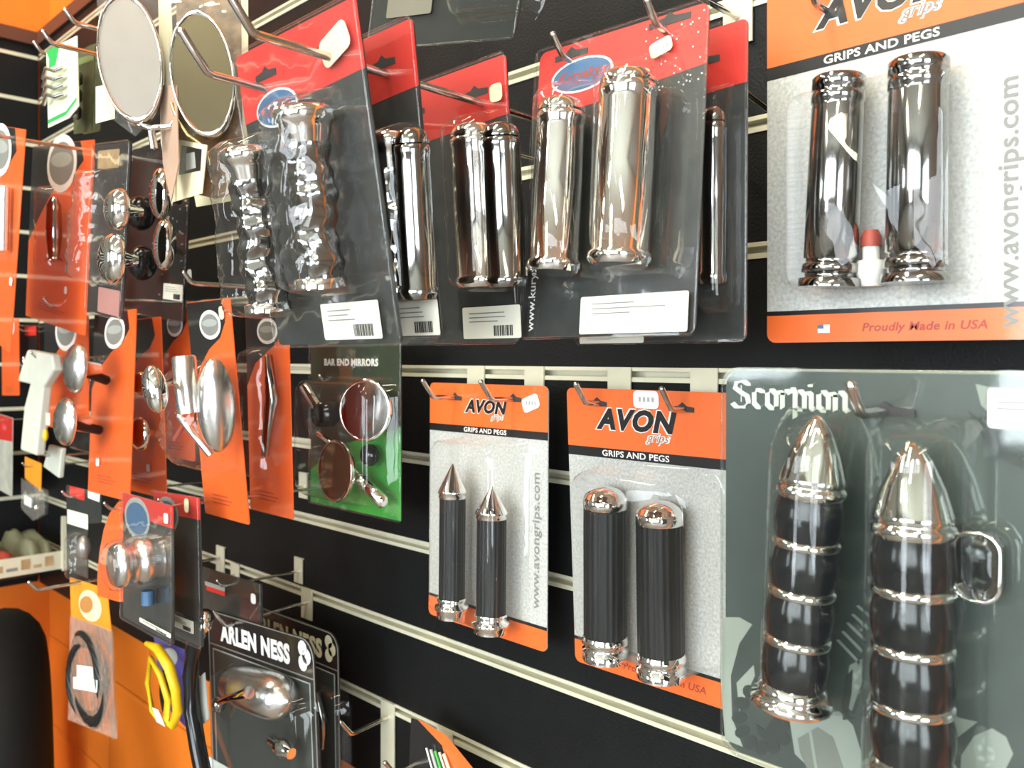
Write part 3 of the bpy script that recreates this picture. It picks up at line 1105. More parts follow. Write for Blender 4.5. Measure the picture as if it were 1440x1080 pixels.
# pegs for these
hook('left long peg through the wavy chrome grip packs', -.513, -1, .372, rise=.005, tip=.022, r=.0026)
hook('right long peg through the wavy chrome grip packs', -.432, -1, .385, rise=.005, tip=.022, r=.0026)
hook('left short peg through the bright chrome grip pack', xw(803, -.176), -1, .185, rise=.030, tip=.012, r=.0024)
hook('right short peg through the bright chrome grip pack', xw(941, -.171), -1, .185, rise=.030, tip=.012, r=.0024)
for px_, py_, ln_, lab in ((640, 559, .062, 'left hook holding the pack of pointed grips'), (722, 562, .062, 'right hook holding the pack of pointed grips'),
                          (842, 568, .050, 'left hook holding the pack of dome-capped grips'), (962, 577, .050, 'right hook holding the pack of dome-capped grips')):
    q_ = at(px_, py_, yA)
    hook(lab, q_.x, 1, ln_, rise=.001, tip=.017, drop=zrow[1] - q_.z, ph=.036)
hook('short hook left of centre holding the green mirror pack', xw(520, 0), 1, .066, rise=0, tip=.006)
hook('chrome hook near the top edge, left of the big near pack', xw(1040, 0), -2, .10, rise=0, tip=.01)
hook('left hook holding the big near pack of tube grips', -.245, -2, .10, z=CAM.z + .235)
hook('right hook holding the big near pack of tube grips', -.165, -2, .10, z=CAM.z + .235)

# ================================================================== green pack of bar end mirrors
yG = -.062
TL, TR = at(437, 482, yG), at(564, 478, yG)
TL.z = TR.z = (TL.z + TR.z) / 2
P = Pack('mirror_blister_pack', 'green and black pack of two round chrome mirrors with clamps', 'mirror pack', TL, TR, (TL.x, yG, at(568, 734, yG).z))
w, h = P.w, P.h
c = MB()
c.poly(rrect(0, w, -h, 0, .003), 0, .001, M_dgreen)
c.poly([(0, -h), (w, -h), (w, -h * .48), (w * .7, -h * .55), (w * .35, -h * .62), (0, -h * .80)], -.0002, .0002, M_green)
c.text('BAR END MIRRORS', .0105, w * .47, P.L(500, 514)[1], -.0004, M_white, bold=.045, sx=1.12)
P.part(c, 'card')
clear_face(P, d=.002)


def disc_mirror(P, px, py, off, r, face, tilt=(0, 0), name='round_mirror'):
    q = P.L3(px, py, off)
    a = Vector((math.sin(tilt[0]), -1, math.sin(tilt[1]))).normalized()
    g = MB()
    g.lathe(q - a * .012, q, [(0, r * .3), (.003, r * .75), (.006, r * .95), (.010, r), (.012, r * .98)], M_chrome, n=44, caps=False)
    g.lathe(q, q + a * .01, [(0, r * .98), (.001, r * .93), (.0005, r * .9)], M_chrome, n=44, caps=False)
    o = P.part(g, name)
    f = MB()
    f.lathe(q + a * .0002, q + a, [(0, r * .91), (.0006, r * .6), (.0009, .0001)], face, n=44)
    f.build('mirror_glass', o)
    return o


disc_mirror(P, 512, 577, .034, .0330, M_dchrome, (.35, .05))
disc_mirror(P, 470, 662, .036, .0340, M_amber, (-.02, .05))
g = MB()
a, q = P.L3(428, 543, .030), P.L3(447, 572, .026)
g.lathe(a, q, [(0, .0060), (.004, .0065), ((q - a).length, .0065)], M_chrome, n=20)
P.part(g, 'clamp_barrel')
g = MB()
q = P.L3(458, 582, .018)
g.lathe(q + Vector((0, -.012, 0)), q + Vector((0, .010, 0)), [(0, .006), (.001, .014), (.020, .015)], M_gloss, n=28)
P.part(g, 'clamp_knob')
g = MB()
g.tube([P.L3(448, 610, .020), P.L3(468, 625, .024), P.L3(492, 655, .022), P.L3(508, 672, .020)], .0030, M_chrome, n=10)
P.part(g, 'mirror_stem')
g = MB()
a, q = P.L3(505, 672, .020), P.L3(541, 708, .018)
g.lathe(a, q, [(0, .005), (.008, .0075), (.010, .0055), (.014, .0070), ((q - a).length - .002, .0070), ((q - a).length, .004)], M_chrome, n=20)
P.part(g, 'clamp_barrel')
g = MB()
q = P.L3(520, 640, .014)
g.ellipsoid(q, .012, .010, .012, M_gloss)
P.part(g, 'clamp_knob')
s = MB()
xa, zt = P.L(440, 530, .012)
xb, zb = P.L(560, 718, .012)
blister_box(s, max(xa, .004), min(xb, w - .004), zb, zt, .042, M_clear, r=.02)
P.part(s, 'blister')


# ================================================================== orange cards of lamps and mirrors
def orange_pack(label, TL, TR, BL, cat='lamp pack', name='lamp_blister_pack', logo=True, black=1., m=None, sticker=None, txt=True, face=None):
    P = Pack(name, label, cat, TL, TR, BL)
    w, h = P.w, P.h
    c = MB()
    mo = m or M_ocard
    c.poly(rrect(0, w, -h, 0, .003), 0, .001, mo)
    if black:
        # black brand flash sweeping over the upper left
        c.poly([(.0005, -.0005), (w * .80, -.0005), (w * .86, -h * .10), (w * .72, -h * .17), (w * .45, -h * .22), (w * .2, -h * .30 * black), (.0005, -h * .42 * black)], -.0002, .0002, M_ablack)
    if logo:
        n = 22
        lx, lz = w * .52, -h * .11
        c.poly([(lx + w * .24 * math.cos(2 * PI * i / n), lz + w * .155 * math.sin(2 * PI * i / n)) for i in range(n)], -.0004, .0002, M_white)
        c.poly([(lx + w * .20 * math.cos(2 * PI * i / n), lz + w * .115 * math.sin(2 * PI * i / n)) for i in range(n)], -.0006, .0002, M_inkgrey)
        c.poly([(lx + w * .17 * math.cos(2 * PI * i / n), lz + w * .02 + w * .04 * math.sin(2 * PI * i / n)) for i in range(n)], -.0008, .0002, M_slgrey)
    if txt:
        lines(c, w * .22, -h * .90, -.0004, w * .6, 3, .004, M_brownr, hgt=.0009)
    P.part(c, 'card')
    if sticker:
        price(P, sticker[0], sticker[1], .002, .011, .010, 0, txt=False)
    return P


M_ocard = mat('card_bright_orange', (.82, .125, .022), .38, coat=.5, bump=.05, bscale=18)


def bullet(P, px, py, off, r, ln, m=None, name='bullet_lamp', back=0., ry=1.):
    """round lamp body standing out of the card, domed end towards the room"""
    q = P.L3(px, py, off)
    g = MB()
    p1 = Vector((q.x, -max(off - ln, .001), q.z))
    g.lathe(q, p1, [(0, .0005), (.0006, r * .3), (.0022, r * .58), (.005, r * .80), (.009, r * .95), (.013, r), (.015, r * .99), (.017, r * .80), (.020, r * .35), ((p1 - q).length, r * .22)],
            m or M_chromesoft, n=36)
    o = P.part(g, name)
    return o


def stalk(P, a, q, oa, ob, r, m=None, name='stalk'):
    g = MB()
    g.tube([P.L3(*a, oa), P.L3(*q, ob)], r, m or M_rubber, n=12)
    return P.part(g, name)


# middle left, two lamps on the tilted front card
P = orange_pack('tilted orange card with two silver bullet lamps, front of the middle row', at(133, 443, -.205), at(192, 434, -.205), at(86, 681, -.215), sticker=(137, 650))
bullet(P, 92, 517, .060, .0305, .040)
bullet(P, 78, 593, .060, .0300, .040)
stalk(P, (150, 535), (112, 520), .006, .045, .006)
stalk(P, (140, 605), (100, 596), .006, .045, .006)
s = MB()
half_tube(s, P.L(150, 500, .0), P.L(130, 635, .0), .030, .028, M_clear)
P.part(s, 'blister')
# behind it
P = orange_pack('dark-lit orange card with two chrome domes, tucked behind the tilted front card', at(168, 452, -.164), at(226, 445, -.164), at(160, 684, -.158), sticker=(208, 658), logo=False)
bullet(P, 186, 540, .030, .016, .022, M_chrome)
bullet(P, 184, 611, .034, .022, .028, M_chrome)
s = MB()
half_tube(s, P.L(196, 510, .0), P.L(196, 645, .0), .030, .034, M_clear)
P.part(s, 'blister')
# narrow orange card between
P = orange_pack('narrow orange card with black flash and oval badge, left of the big clear blister', at(222, 436, -.13), at(268, 431, -.13), at(224, 640, -.125))
# big blister card
P = orange_pack('orange card with a bulging clear blister around a chrome mirror and tube', at(262, 426, -.225), at(323, 419, -.225), at(280, 719, -.205), cat='mirror pack', name='mirror_blister_pack')
s = MB()
t0, b0 = P.L(262, 508, .030), P.L(270, 664, .030)
half_tube(s, t0, b0, .040, .052, M_crinkle, er=.03, sq=3., wob=.10)
P.part(s, 'blister')
g = MB()
a, q = P.L3(258, 500, .048), P.L3(266, 580, .048)
g.lathe(a, q, [(0, .009), (.002, .011), ((q - a).length, .011)], M_chromesoft, n=24)
P.part(g, 'chrome_tube')
g = MB()
q = P.L3(218, 547, .085)
g.ellipsoid(q, .013, .010, .022, M_chrome, roll=.25)
g.tube([q, P.L3(246, 535, .05)], .0035, M_chrome)
P.part(g, 'oval_mirror')
g = MB()
q = P.L3(304, 570, .028)
g.ellipsoid(q, .016, .018, .045, M_chromesoft, roll=-.05)
P.part(g, 'lamp_shell')
g = MB()
g.tube([P.L3(252, 585, .04), P.L3(272, 610, .04), P.L3(296, 640, .03)], .0035, M_chromesoft)
g.tube([P.L3(246, 618, .04), P.L3(262, 592, .04)], .0025, M_brownr)
P.part(g, 'mirror_stem')
price(P, 311, 440, .002, .010, .013, 0, txt=False, m=M_cream)
# rearmost card
P = orange_pack('deep orange card with a long clear blister, rearmost beside the green mirror pack', at(345, 436, -.156), at(405, 431, -.156), at(350, 715, -.150), cat='lever pack', name='lever_blister_pack', black=.9)
s = MB()
half_tube(s, P.L(372, 488, .0), P.L(376, 672, .0), .026, .028, M_crinkle, wob=.08)
P.part(s, 'blister')
g = MB()
g.tube([P.L3(378, 500, .012), P.L3(382, 560, .016), P.L3(372, 640, .012)], [.004, .007, .004], M_dchrome)
P.part(g, 'lever')

# upper left orange pair
P = orange_pack('orange card cut off by the left edge of the picture, upper row', at(-30, 172, -.305), at(36, 182, -.305), at(-30, 462, -.305), sticker=(15, 396))
s = MB()
half_tube(s, P.L(8, 250, .0), P.L(8, 365, .0), .018, .026, M_crinkle, wob=.05)
P.part(s, 'blister')
g = MB(); g.tube([P.L3(6, 262, .010), P.L3(4, 352, .010)], .006, M_chromesoft); P.part(g, 'lamp_tube')
P = orange_pack('orange card with a big black flash and clear tube, second in the upper row', at(46, 206, -.223), at(133, 196, -.223), at(48, 448, -.223), sticker=(92, 408), black=1.3)
s = MB()
half_tube(s, P.L(84, 262, .0), P.L(86, 382, .0), .020, .032, M_crinkle, wob=.06)
P.part(s, 'blister')
g = MB()
g.lathe(P.L3(76, 278, .016), P.L3(76, 372, .016), [(0, .004), (.01, .009), (.05, .010), (.08, .007), (.085, .012)], M_dchrome, n=20)
P.part(g, 'footpeg')
# clear tilted pack of round lamps
P = Pack.px('lamp_blister_pack', 'clear tilted pack with two glassy round lamps beside the upper orange cards', 'lamp pack', (134, 205), (185, 199), (112, 434), -.27)
c = MB(); c.poly(rrect(0, P.w, -P.h, 0, .003), 0, .001, M_ablack)
c.poly(rrect(P.w * .30, P.w * .9, -P.h + .002, -P.h * .84, .002), -.0002, .0002, mat('print_pink', (.55, .25, .22), .5))
c.poly(rrect(P.w * .1, P.w * .7, -P.h * .14, -.006, .002), -.0002, .0002, M_tan)
P.part(c, 'card')
clear_face(P)
bullet(P, 148, 292, .050, .020, .034, M_chrome)
bullet(P, 140, 362, .055, .024, .034, M_chrome)
s = MB()
half_tube(s, P.L(164, 240, .0), P.L(148, 400, .0), .026, .040, M_crinkle, wob=.08)
P.part(s, 'blister')
# black pack of oval mirrors
P = Pack.px('mirror_blister_pack', 'black pack with two chrome oval mirrors and white barcode label', 'mirror pack', (186, 210), (271, 196), (190, 440), -.155)
c = MB(); c.poly(rrect(0, P.w, -P.h, 0, .003), 0, .001, M_ablack)
c.poly([(.003, -P.h * .05), (P.w * .5, -P.h * .05), (P.w * .3, -P.h * .4), (.003, -P.h * .3)], -.0002, .0002, M_kbody)
rr = random.Random(2)
for i in range(26):
    a, q = P.w * rr.uniform(.55, .95), -P.h * rr.uniform(.3, .9)
    c.box(a, a + rr.uniform(.002, .006), -.0004, 0, q, q + .002, rr.choice((M_cream, M_slgrey, M_kbody, M_inkgrey)))
P.part(c, 'card')
clear_face(P)
for (px_, py_) in ((226, 272), (231, 344)):
    g = MB()
    q = P.L3(px_, py_, .045)
    g.ellipsoid(q, .019, .012, .030, M_chrome, roll=.05)
    g.tube([q, P.L3(px_ + 26, py_ + 12, .010)], .004, M_dchrome)
    P.part(g, 'oval_mirror')
for (px_, py_) in ((198, 300), (200, 370)):
    g = MB()
    g.ellipsoid(P.L3(px_, py_, .03), .017, .018, .022, M_gloss)
    P.part(g, 'mirror_housing')
paper_label(P, ((230, 398), (256, 424)), .004, seed=11, m=M_label)
price(P, 266, 388, .004, .012, .016, .1, txt=False)

# ================================================================== two big oval mirrors
def oval_mirror(label, px, py, y, rx, rz, face, board, bx, roll):
    e = Pack.px('oval_handlebar_mirror', label, 'mirror', (px - 60, py - 120), (px + 60, py - 120), (px - 60, py + 100), y - .028, yr=y + .036)
    q = e.L3(px, py, .02)
    g = MB()
    n = 48
    ringp = lambda s, yy: [Vector((q.x + rx * s * math.cos(t) * math.cos(roll) - rz * s * math.sin(t) * math.sin(roll), q.y + yy,
                                   q.z + rx * s * math.cos(t) * math.sin(roll) + rz * s * math.sin(t) * math.cos(roll)))
                           for t in [2 * PI * i / n for i in range(n)]]
    L = [ringp(.90, -.0005), ringp(.93, -.003), ringp(.98, -.003), ringp(1.0, 0), ringp(1.0, .006), ringp(.86, .014), ringp(.5, .019), ringp(.1, .020)]
    vs = sum(L, [])
    fs = []
    for k in range(len(L) - 1):
        for i in range(n):
            j = (i + 1) % n
            fs.append((k * n + i, k * n + j, (k + 1) * n + j, (k + 1) * n + i))
    fs.append(tuple((len(L) - 1) * n + i for i in range(n)))
    g.add(vs, fs, M_chrome, True)
    e.part(g, 'mirror_shell')
    f = MB()
    f.add(ringp(.91, -.0012), [tuple(range(n))], face)
    e.part(f, 'mirror_glass')
    return e, q


E, q = oval_mirror('large oval chrome mirror with pale glass, upper left', 183, 82, -.30, .0285, .0610, M_glass, None, None, 0.02)
g = MB()
g.tube([q + Vector((0, .006, -.060)), q + Vector((.012, -.004, -.0665)), q + Vector((.030, -.004, -.066)), q + Vector((.034, -.003, -.060))], .0028, M_chrome)
g.tube([q + Vector((.012, 0, -.066)), q + Vector((.013, 0, -.085))], .0035, M_chrome)
E.part(g, 'mirror_stem')
s = MB()
t_ = E.L(226, -30, .0); u_ = E.L(234, 290, .0)
s.poly([E.L(222, -30), E.L(239, -30), E.L(250, 200), E.L(242, 290), E.L(226, 200)], -.0, .0008, M_cream)
E.part(s, 'backing_strip')
s = MB()
s.poly([E.L(134, -30, -.006), E.L(232, -30, -.006), E.L(236, 150, -.006), E.L(190, 192, -.006), E.L(148, 160, -.006)], .006, .0005, M_bag)
E.part(s, 'plastic_bag')
s = MB()
s.poly([E.L(133, 120), E.L(160, 115), E.L(160, 165), E.L(133, 172)], .004, .0008, M_cream)
E.part(s, 'printed_slip')

E, q = oval_mirror('second large oval mirror with smoky olive glass on brown board', 285, 104, -.25, .0290, .0600, mat('smoky_mirror', (.30, .25, .15), .16, metal=.85, bump=.05, bscale=30), None, None, 0.03)
g = MB()
g.tube([q + Vector((-.030, .002, -.026)), q + Vector((-.026, .002, -.042)), q + Vector((-.018, .002, -.056)), q + Vector((-.008, .002, -.064)), q + Vector((-.002, .004, -.068)), q + Vector((-.001, .006, -.084))], .0018, M_wire)
E.part(g, 'mirror_stem')
s = MB()
mt = mat('woven_board', (.22, .13, .05), .6, var=.5, vscale=90)
s.poly([E.L(243, -30), E.L(346, -30), E.L(346, 262), E.L(300, 275), E.L(243, 262)], .016, .0015, mt)
s.poly([E.L(336, -30), E.L(346, -30), E.L(346, 200), E.L(338, 200)], .0155, .0004, M_cream)
E.part(s, 'backing_board')
s = MB()
s.poly([E.L(238, -30, -.008), E.L(343, -30, -.008), E.L(343, 190, -.008), E.L(238, 200, -.008)], .008, .0005, M_bag)
E.part(s, 'plastic_bag')

# paper tags under the mirrors
P = Pack.px('paper_tag', 'cream paper tag with small picture, hanging below the smoky oval mirror', 'tag', (250, 196), (291, 204), (242, 284), -.26)
c = MB()
c.poly([P.L(252, 196), P.L(291, 204), P.L(284, 272), P.L(240, 285), P.L(246, 240)], 0, .0008, M_cream)
c.poly([P.L(256, 204), P.L(284, 210), P.L(282, 240), P.L(252, 246)], -.0003, .0002, M_ablack)
c.poly([P.L(262, 216), P.L(274, 214), P.L(276, 236), P.L(262, 240)], -.0005, .0002, M_slgrey)
P.part(c, 'tag_card')
P = Pack.px('paper_tag', 'folded yellowish tag beside the wavy grip pack, right of the pictured tag', 'tag', (288, 200), (330, 200), (270, 290), -.22)
c = MB()
c.poly([P.L(292, 196), P.L(334, 205), P.L(328, 282), P.L(276, 291), P.L(272, 270), P.L(286, 255)], 0, .0008, M_cream)
c.poly([P.L(296, 205), P.L(310, 206), P.L(306, 262), P.L(296, 266)], -.0003, .0002, M_tan)
P.part(c, 'tag_card')
P = Pack.px('hanging_strap', 'narrow pinkish brown strap hanging between the two oval mirrors', 'strap', (225, 150), (250, 150), (236, 284), -.275)
c = MB()
c.poly([P.L(224, 120), P.L(248, 120), P.L(251, 230), P.L(240, 284), P.L(229, 230)], 0, .0010, mat('strap_tan', (.42, .28, .20), .6))
P.part(c, 'strap_band')

# ================================================================== upper left corner packs
P = Pack.px('chain_lube_pack', 'white and green carded pack in the upper left corner', 'pack', (65, 72), (108, 50), (62, 182), -.30, yr=-.29)
c = MB()
c.poly([(0, 0), (P.w, .0), (P.w, -P.h * .88), (P.w * .7, -P.h * .98), (0, -P.h)], 0, .001, mat('card_pale', (.70, .74, .52), .45))
c.poly([(0, -.0), (P.w * .45, -.0), (P.w * .38, -P.h * .12), (P.w * .30, -P.h * .24), (P.w * .08, -P.h * .24), (P.w * .10, -P.h * .12)], -.0003, .0002, M_lime)
c.poly([(0, -P.h * .90), (P.w * .6, -P.h * .88), (P.w * .95, -P.h * .76), (P.w * .95, -P.h * .80), (P.w * .6, -P.h * .93), (0, -P.h * .95)], -.0003, .0002, M_lime)
P.part(c, 'card')
for k in range(4):
    g = MB()
    zz = -P.h * (.34 + k * .11)
    g.tube([(P.w * .05, -.006, zz - .004), (P.w * .28, -.010, zz + .003), (P.w * .5, -.008, zz - .003), (P.w * .68, -.004, zz - .001)], .0022, M_chromesoft, n=8)
    P.part(g, 'curl')
for k, (x_, lab) in enumerate(((112, 'dark olive pack right behind the white and green card'), (125, 'dark olive pack tucked against the pale oval mirror'))):
    P = Pack.px('small_parts_pack', lab, 'pack', (x_ - 4, 72 - k * 6), (x_ + 22, 62 - k * 6), (x_ - 4, 188), -.26 + k * .03)
    c = MB(); c.poly(rrect(0, P.w, -P.h, 0, .003), 0, .001, mat('card_olive', (.065, .075, .03), .45, var=.4, vscale=60))
    c.box(.002, P.w - .002, -.0003, 0, -P.h * .18, -P.h * .10, mat('print_olive', (.16, .22, .08), .5))
    P.part(c, 'card')
    g = MB()
    for j in range(3):
        g.lathe((P.w * .5, -.008, -P.h * (.3 + j * .2)), (P.w * .5, -.008, -P.h * (.3 + j * .2) - .016), [(0, .004), (.003, .006), (.013, .006), (.016, .003)], M_dchrome, n=16)
    P.part(g, 'bolt')

tl_labels = ['long peg with its tip crossing the brown trim, upper left', 'long peg above the white and green card', 'peg tip nearest the corner under the orange wall']
for (px_, py_, yy), lab in zip(((88, 22, -.35), (57, 52, -.35), (45, 66, -.30)), tl_labels):
    p = at(px_, py_, yy)
    hook(lab, p.x, -5, -yy - .01, z=p.z + .008, rise=0, tip=.010)

# dark packs hanging along the top
P = Pack.px('grip_blister_pack', 'dark pack with pale label cut off by the top edge, above the red headers', 'grip pack', (540, -90), (752, -140), (540, 68), -.20)
c = MB(); c.poly(rrect(0, P.w, -P.h, 0, .010), 0, .001, M_ablack)
P.part(c, 'card')
clear_face(P, m=M_smoke)
xa, zt = P.L(548, -20, .004); xb, zb = P.L(604, 30, .004)
c = MB(); c.poly(rrect(xa, xb, zb + .006, zt, .002), -.004, .0004, mat('old_label', (.16, .15, .11), .5)); P.part(c, 'paper_label')
s = MB()
xa, zt = P.L(640, -60, .01); xb, zb = P.L(744, 18, .01)
blister_box(s, xa, xb, zb, zt, .02, M_smoke, r=.012)
P.part(s, 'blister')

# ================================================================== lower left: red-headed spool packs
P = Pack.px('filter_blister_pack', 'small red-topped pack with a clear round spool sticking out', 'filter pack', (173, 692), (244, 712), (171, 866), -.262)


def small_k(P, head=.022):
    w, h = P.w, P.h
    c = MB()
    c.poly(rrect(0, w, -h, 0, .003), 0, .001, M_kbody)
    c.poly(rrect(0, w, -head - .02, 0, .003)[:14] + [(0, -head), (w, -head)], -.0002, .0002, M_red)
    c.poly([(w * .3 + w * .26 * math.cos(2 * PI * i / 20), -head * 1.05 + w * .17 * math.sin(2 * PI * i / 20)) for i in range(20)], -.0004, .0002, M_slgrey)
    c.poly([(w * .3 + w * .22 * math.cos(2 * PI * i / 20), -head * 1.05 + w * .13 * math.sin(2 * PI * i / 20)) for i in range(20)], -.0006, .0002, M_blue)
    return c


c = small_k(P)
P.part(c, 'card')
clear_face(P)
price(P, 233, 729, .004, .010, .010, 0, txt=False)
g = MB()
q = P.L3(225, 785, .0)
g.lathe(q + Vector((0, -.046, 0)), q, [(0, .010), (.001, .019), (.005, .0215), (.011, .022), (.013, .0195), (.022, .0195), (.024, .022), (.034, .022), (.036, .020), (.044, .020)], M_chromesoft, n=40)
P.part(g, 'spool')
s = MB()
s.lathe(q + Vector((0, -.051, 0)), q, [(0, .018), (.003, .0225), (.008, .0245), (.050, .026)], M_clear, n=40)
P.part(s, 'blister')
paper_label(P, ((196, 868), (240, 898)), .004, seed=12)
g = MB()
g.lathe(P.L3(208, 850, .01), P.L3(208, 835, .01), [(0, .006), (.014, .006)], M_blue, n=16)
P.part(g, 'rubber_plug')

P = Pack.px('filter_blister_pack', 'second red-topped pack half hidden behind the round spool pack', 'filter pack', (216, 690), (281, 700), (214, 880), -.235)
c = small_k(P)
P.part(c, 'card')
clear_face(P)
price(P, 262, 711, .004, .010, .014, 0, txt=False, m=M_cream)
paper_label(P, ((240, 862), (272, 892)), .004, seed=13)
hook_for(P, P.w * .5, 'hook carrying the half hidden red-topped pack')

P = Pack.px('lamp_blister_pack', 'bright orange card with curved left edge behind the round spool', 'lamp pack', (138, 700), (178, 700), (138, 846), -.24)
c = MB()
pts = [(176, 702), (166, 706), (154, 722), (146, 744), (140, 775), (137, 810), (137, 838), (166, 846), (194, 848), (194, 822), (178, 820)]
c.poly([P.L(*p) for p in pts], 0, .001, M_ocard)
P.part(c, 'card')
hook_for(P, P.w * .8, 'hook carrying the curved orange card behind the round spool')

# bag with ring gasket
P = Pack.px('gasket_bag', 'clear bag with coiled black rubber ring and orange header', 'gasket bag', (97, 812), (156, 838), (98, 1012), -.205)
c = MB()
c.poly([P.L(98, 812), P.L(150, 828), P.L(156, 888), P.L(100, 866)], 0, .001, mat('header_amber', (.80, .30, .02), .5))
c.poly([P.L(127 + 16 * math.cos(2 * PI * i / 20), 852 + 22 * math.sin(2 * PI * i / 20) + 5 * math.cos(2 * PI * i / 20)) for i in range(20)], -.0004, .0002, M_cream)
c.poly([P.L(122 + 9 * math.cos(2 * PI * i / 20), 850 + 12 * math.sin(2 * PI * i / 20)) for i in range(20)], -.0008, .0002, mat('print_tan', (.5, .22, .06), .5))
P.part(c, 'header_card')
g = MB()
q = P.L3(127, 954, .006)
for k in range(5):
    rx_, rz_ = .068 - k * .0048, .060 - k * .004
    g.tube([(q.x + rx_ * math.cos(t), q.y - .004 + .003 * math.sin(3 * t + k), q.z + rz_ * math.sin(t)) for t in [2 * PI * i / 36 for i in range(36)]], .0040, M_rubber, n=10, closed=True)
P.part(g, 'rubber_ring')
s = MB()
s.poly([P.L(98, 866, .014), P.L(156, 886, .014), P.L(163, 1040, .014), P.L(95, 1012, .014)], -.014, .0005, M_bag)
s.poly([P.L(98, 866), P.L(156, 886), P.L(163, 1040), P.L(95, 1012)], .002, .0005, M_bag)
P.part(s, 'plastic_bag')
s = MB()
s.poly([P.L(108, 935, .016), P.L(130, 938, .016), P.L(131, 955, .016), P.L(137, 957, .016), P.L(136, 974, .016), P.L(103, 968, .016), P.L(103, 952, .016), P.L(108, 952, .016)], -.016, .0004, M_sticker)
P.part(s, 'price_sticker')

# yellow strap clamp pack
P = Pack.px('strap_pack', 'purple-backed card with a bright yellow looped strap', 'strap pack', (204, 893), (262, 905), (206, 1040), -.16)
c = MB()
c.poly([P.L(216, 895), P.L(262, 915), P.L(268, 1030), P.L(240, 1000), P.L(225, 960)], 0, .001, M_purple)
c.poly([P.L(238 + 12 * math.cos(2 * PI * i / 20), 925 + 14 * math.sin(2 * PI * i / 20)) for i in range(20)], -.0004, .0002, M_slgrey)
P.part(c, 'card')
g = MB()
pts = [(206, 905), (222, 912), (238, 938), (247, 970), (250, 1000), (243, 1020), (233, 1014), (236, 985), (226, 950), (212, 925), (207, 960), (214, 1000), (220, 1010)]
g.tube([P.L3(a, q, .02 + .004 * math.sin(i)) for i, (a, q) in enumerate(pts)], [.003, .006, .0065, .006, .006, .005, .004, .004, .004, .003, .003, .003, .002], M_yel, n=12)
P.part(g, 'strap_loop')
g = MB()
g.ellipsoid(P.L3(232, 975, .012), .009, .006, .028, M_gloss)
P.part(g, 'buckle')
c = MB()
c.poly([P.L(214, 995, .024), P.L(222, 998, .024), P.L(232, 1022, .024), P.L(220, 1015, .024)], -.024, .0004, M_sticker)
P.part(c, 'price_sticker')

# black hose loop
P = Pack.px('rubber_hose', 'thick glossy black hose loop hanging left of the black lever pack', 'hose', (262, 870), (300, 880), (262, 1090), -.21)
g = MB()
pts = [(290, 866), (281, 880), (272, 910), (268, 950), (270, 1000), (278, 1050), (288, 1100)]
g.tube([P.L3(a, q, .012) for a, q in pts], .0085, M_gloss, n=16)
P.part(g, 'hose_loop')
g = MB()
g.ellipsoid(P.L3(288, 868, .020), .006, .006, .006, M_chrome)
g.ellipsoid(P.L3(288, 880, .020), .0065, .0065, .0065, M_chrome)
P.part(g, 'end_fitting')
g = MB()
g.poly([P.L(280, 955), P.L(290, 945), P.L(296, 1010), P.L(286, 1020)], -.002, .001, M_slgrey)
P.part(g, 'paper_band')

# flat grey pack below the slat
P = Pack.px('small_parts_pack', 'smoky grey pack with red and white label under the lower channel strip', 'pack', (285, 797), (368, 822), (285, 880), -.10)
c = MB()
c.poly(rrect(0, P.w, -P.h, 0, .004), 0, .001, M_kbody)
c.poly(rrect(P.w * .66, P.w * .95, -P.h * .9, -P.h * .2, .004), -.0002, .0002, mat('print_maroon', (.09, .02, .015), .5, var=.4))
hook_for(P, P.w * .5, 'hook carrying the smoky grey pack under the lower channel strip')
P.part(c, 'card')
clear_face(P, m=M_smoke)
s = MB(); xa, zt = P.L(288, 817, .005); xb, zb = P.L(316, 832, .005)
s.poly(rrect(xa, xb, zb, zt, .001), -.005, .0004, M_slgrey); s.poly([(xa + .004, zb - .006), (xb, zb - .006), (xb, zb), (xa + .004, zb)], -.005, .0004, M_red)
P.part(s, 'paper_label')
price(P, 356, 842, .006, .012, .012, 0, txt=False)


# ================================================================== black lever packs
def ness(label, TL, TR, BL, gold=False):
    P = Pack('lever_blister_pack', label, 'lever pack', TL, TR, BL)
    w, h = P.w, P.h
    k = w / .139
    c = MB()
    c.poly(rrect(0, w, -h, 0, .012 * k), 0, .0012, M_ablack)
    hd = .042
    ml = M_cream if gold else M_white
    c.tube([(p[0], -.0006, p[1]) for p in rrect(.001, w - .001, -h + .001, -.001, .012 * k)], .0008, M_inkgrey, n=6, closed=True)
    for a, zz, m_ in ((.002, -hd, M_inkgrey), (.006 * k, -hd - .006, M_slgrey)):
        c.box(a, w - a, -.0006, 0, zz - .0007 * k, zz, m_)
    for xx in (.006 * k, w - .006 * k):
        c.box(xx - .0004 * k, xx + .0004 * k, -.0006, 0, -h + .01, -hd - .006, M_slgrey)
    c.poly([(.006 * k, -hd - .007), (w - .006 * k, -hd - .007), (w - .006 * k, -h + .01), (.006 * k, -h + .01)], -.0002, .0002, M_nessgrey)
    c.text('ARLEN NESS', .0290, w * .47, -hd + .0085, -.0008, ml, bold=.055, sx=.98)
    for i in range(3):
        q = (w * (.91 + .03 * (i % 2)), -hd + .030 - i * .008)
        c.poly([(q[0] + .005 * k * math.cos(2 * PI * j / 10), q[1] + .005 * k * math.sin(2 * PI * j / 10)) for j in range(10)], -.0009, .0002, ml)
    slot(c, w * .36, -.014, -.0005, .03)
    P.part(c, 'card')
    return P


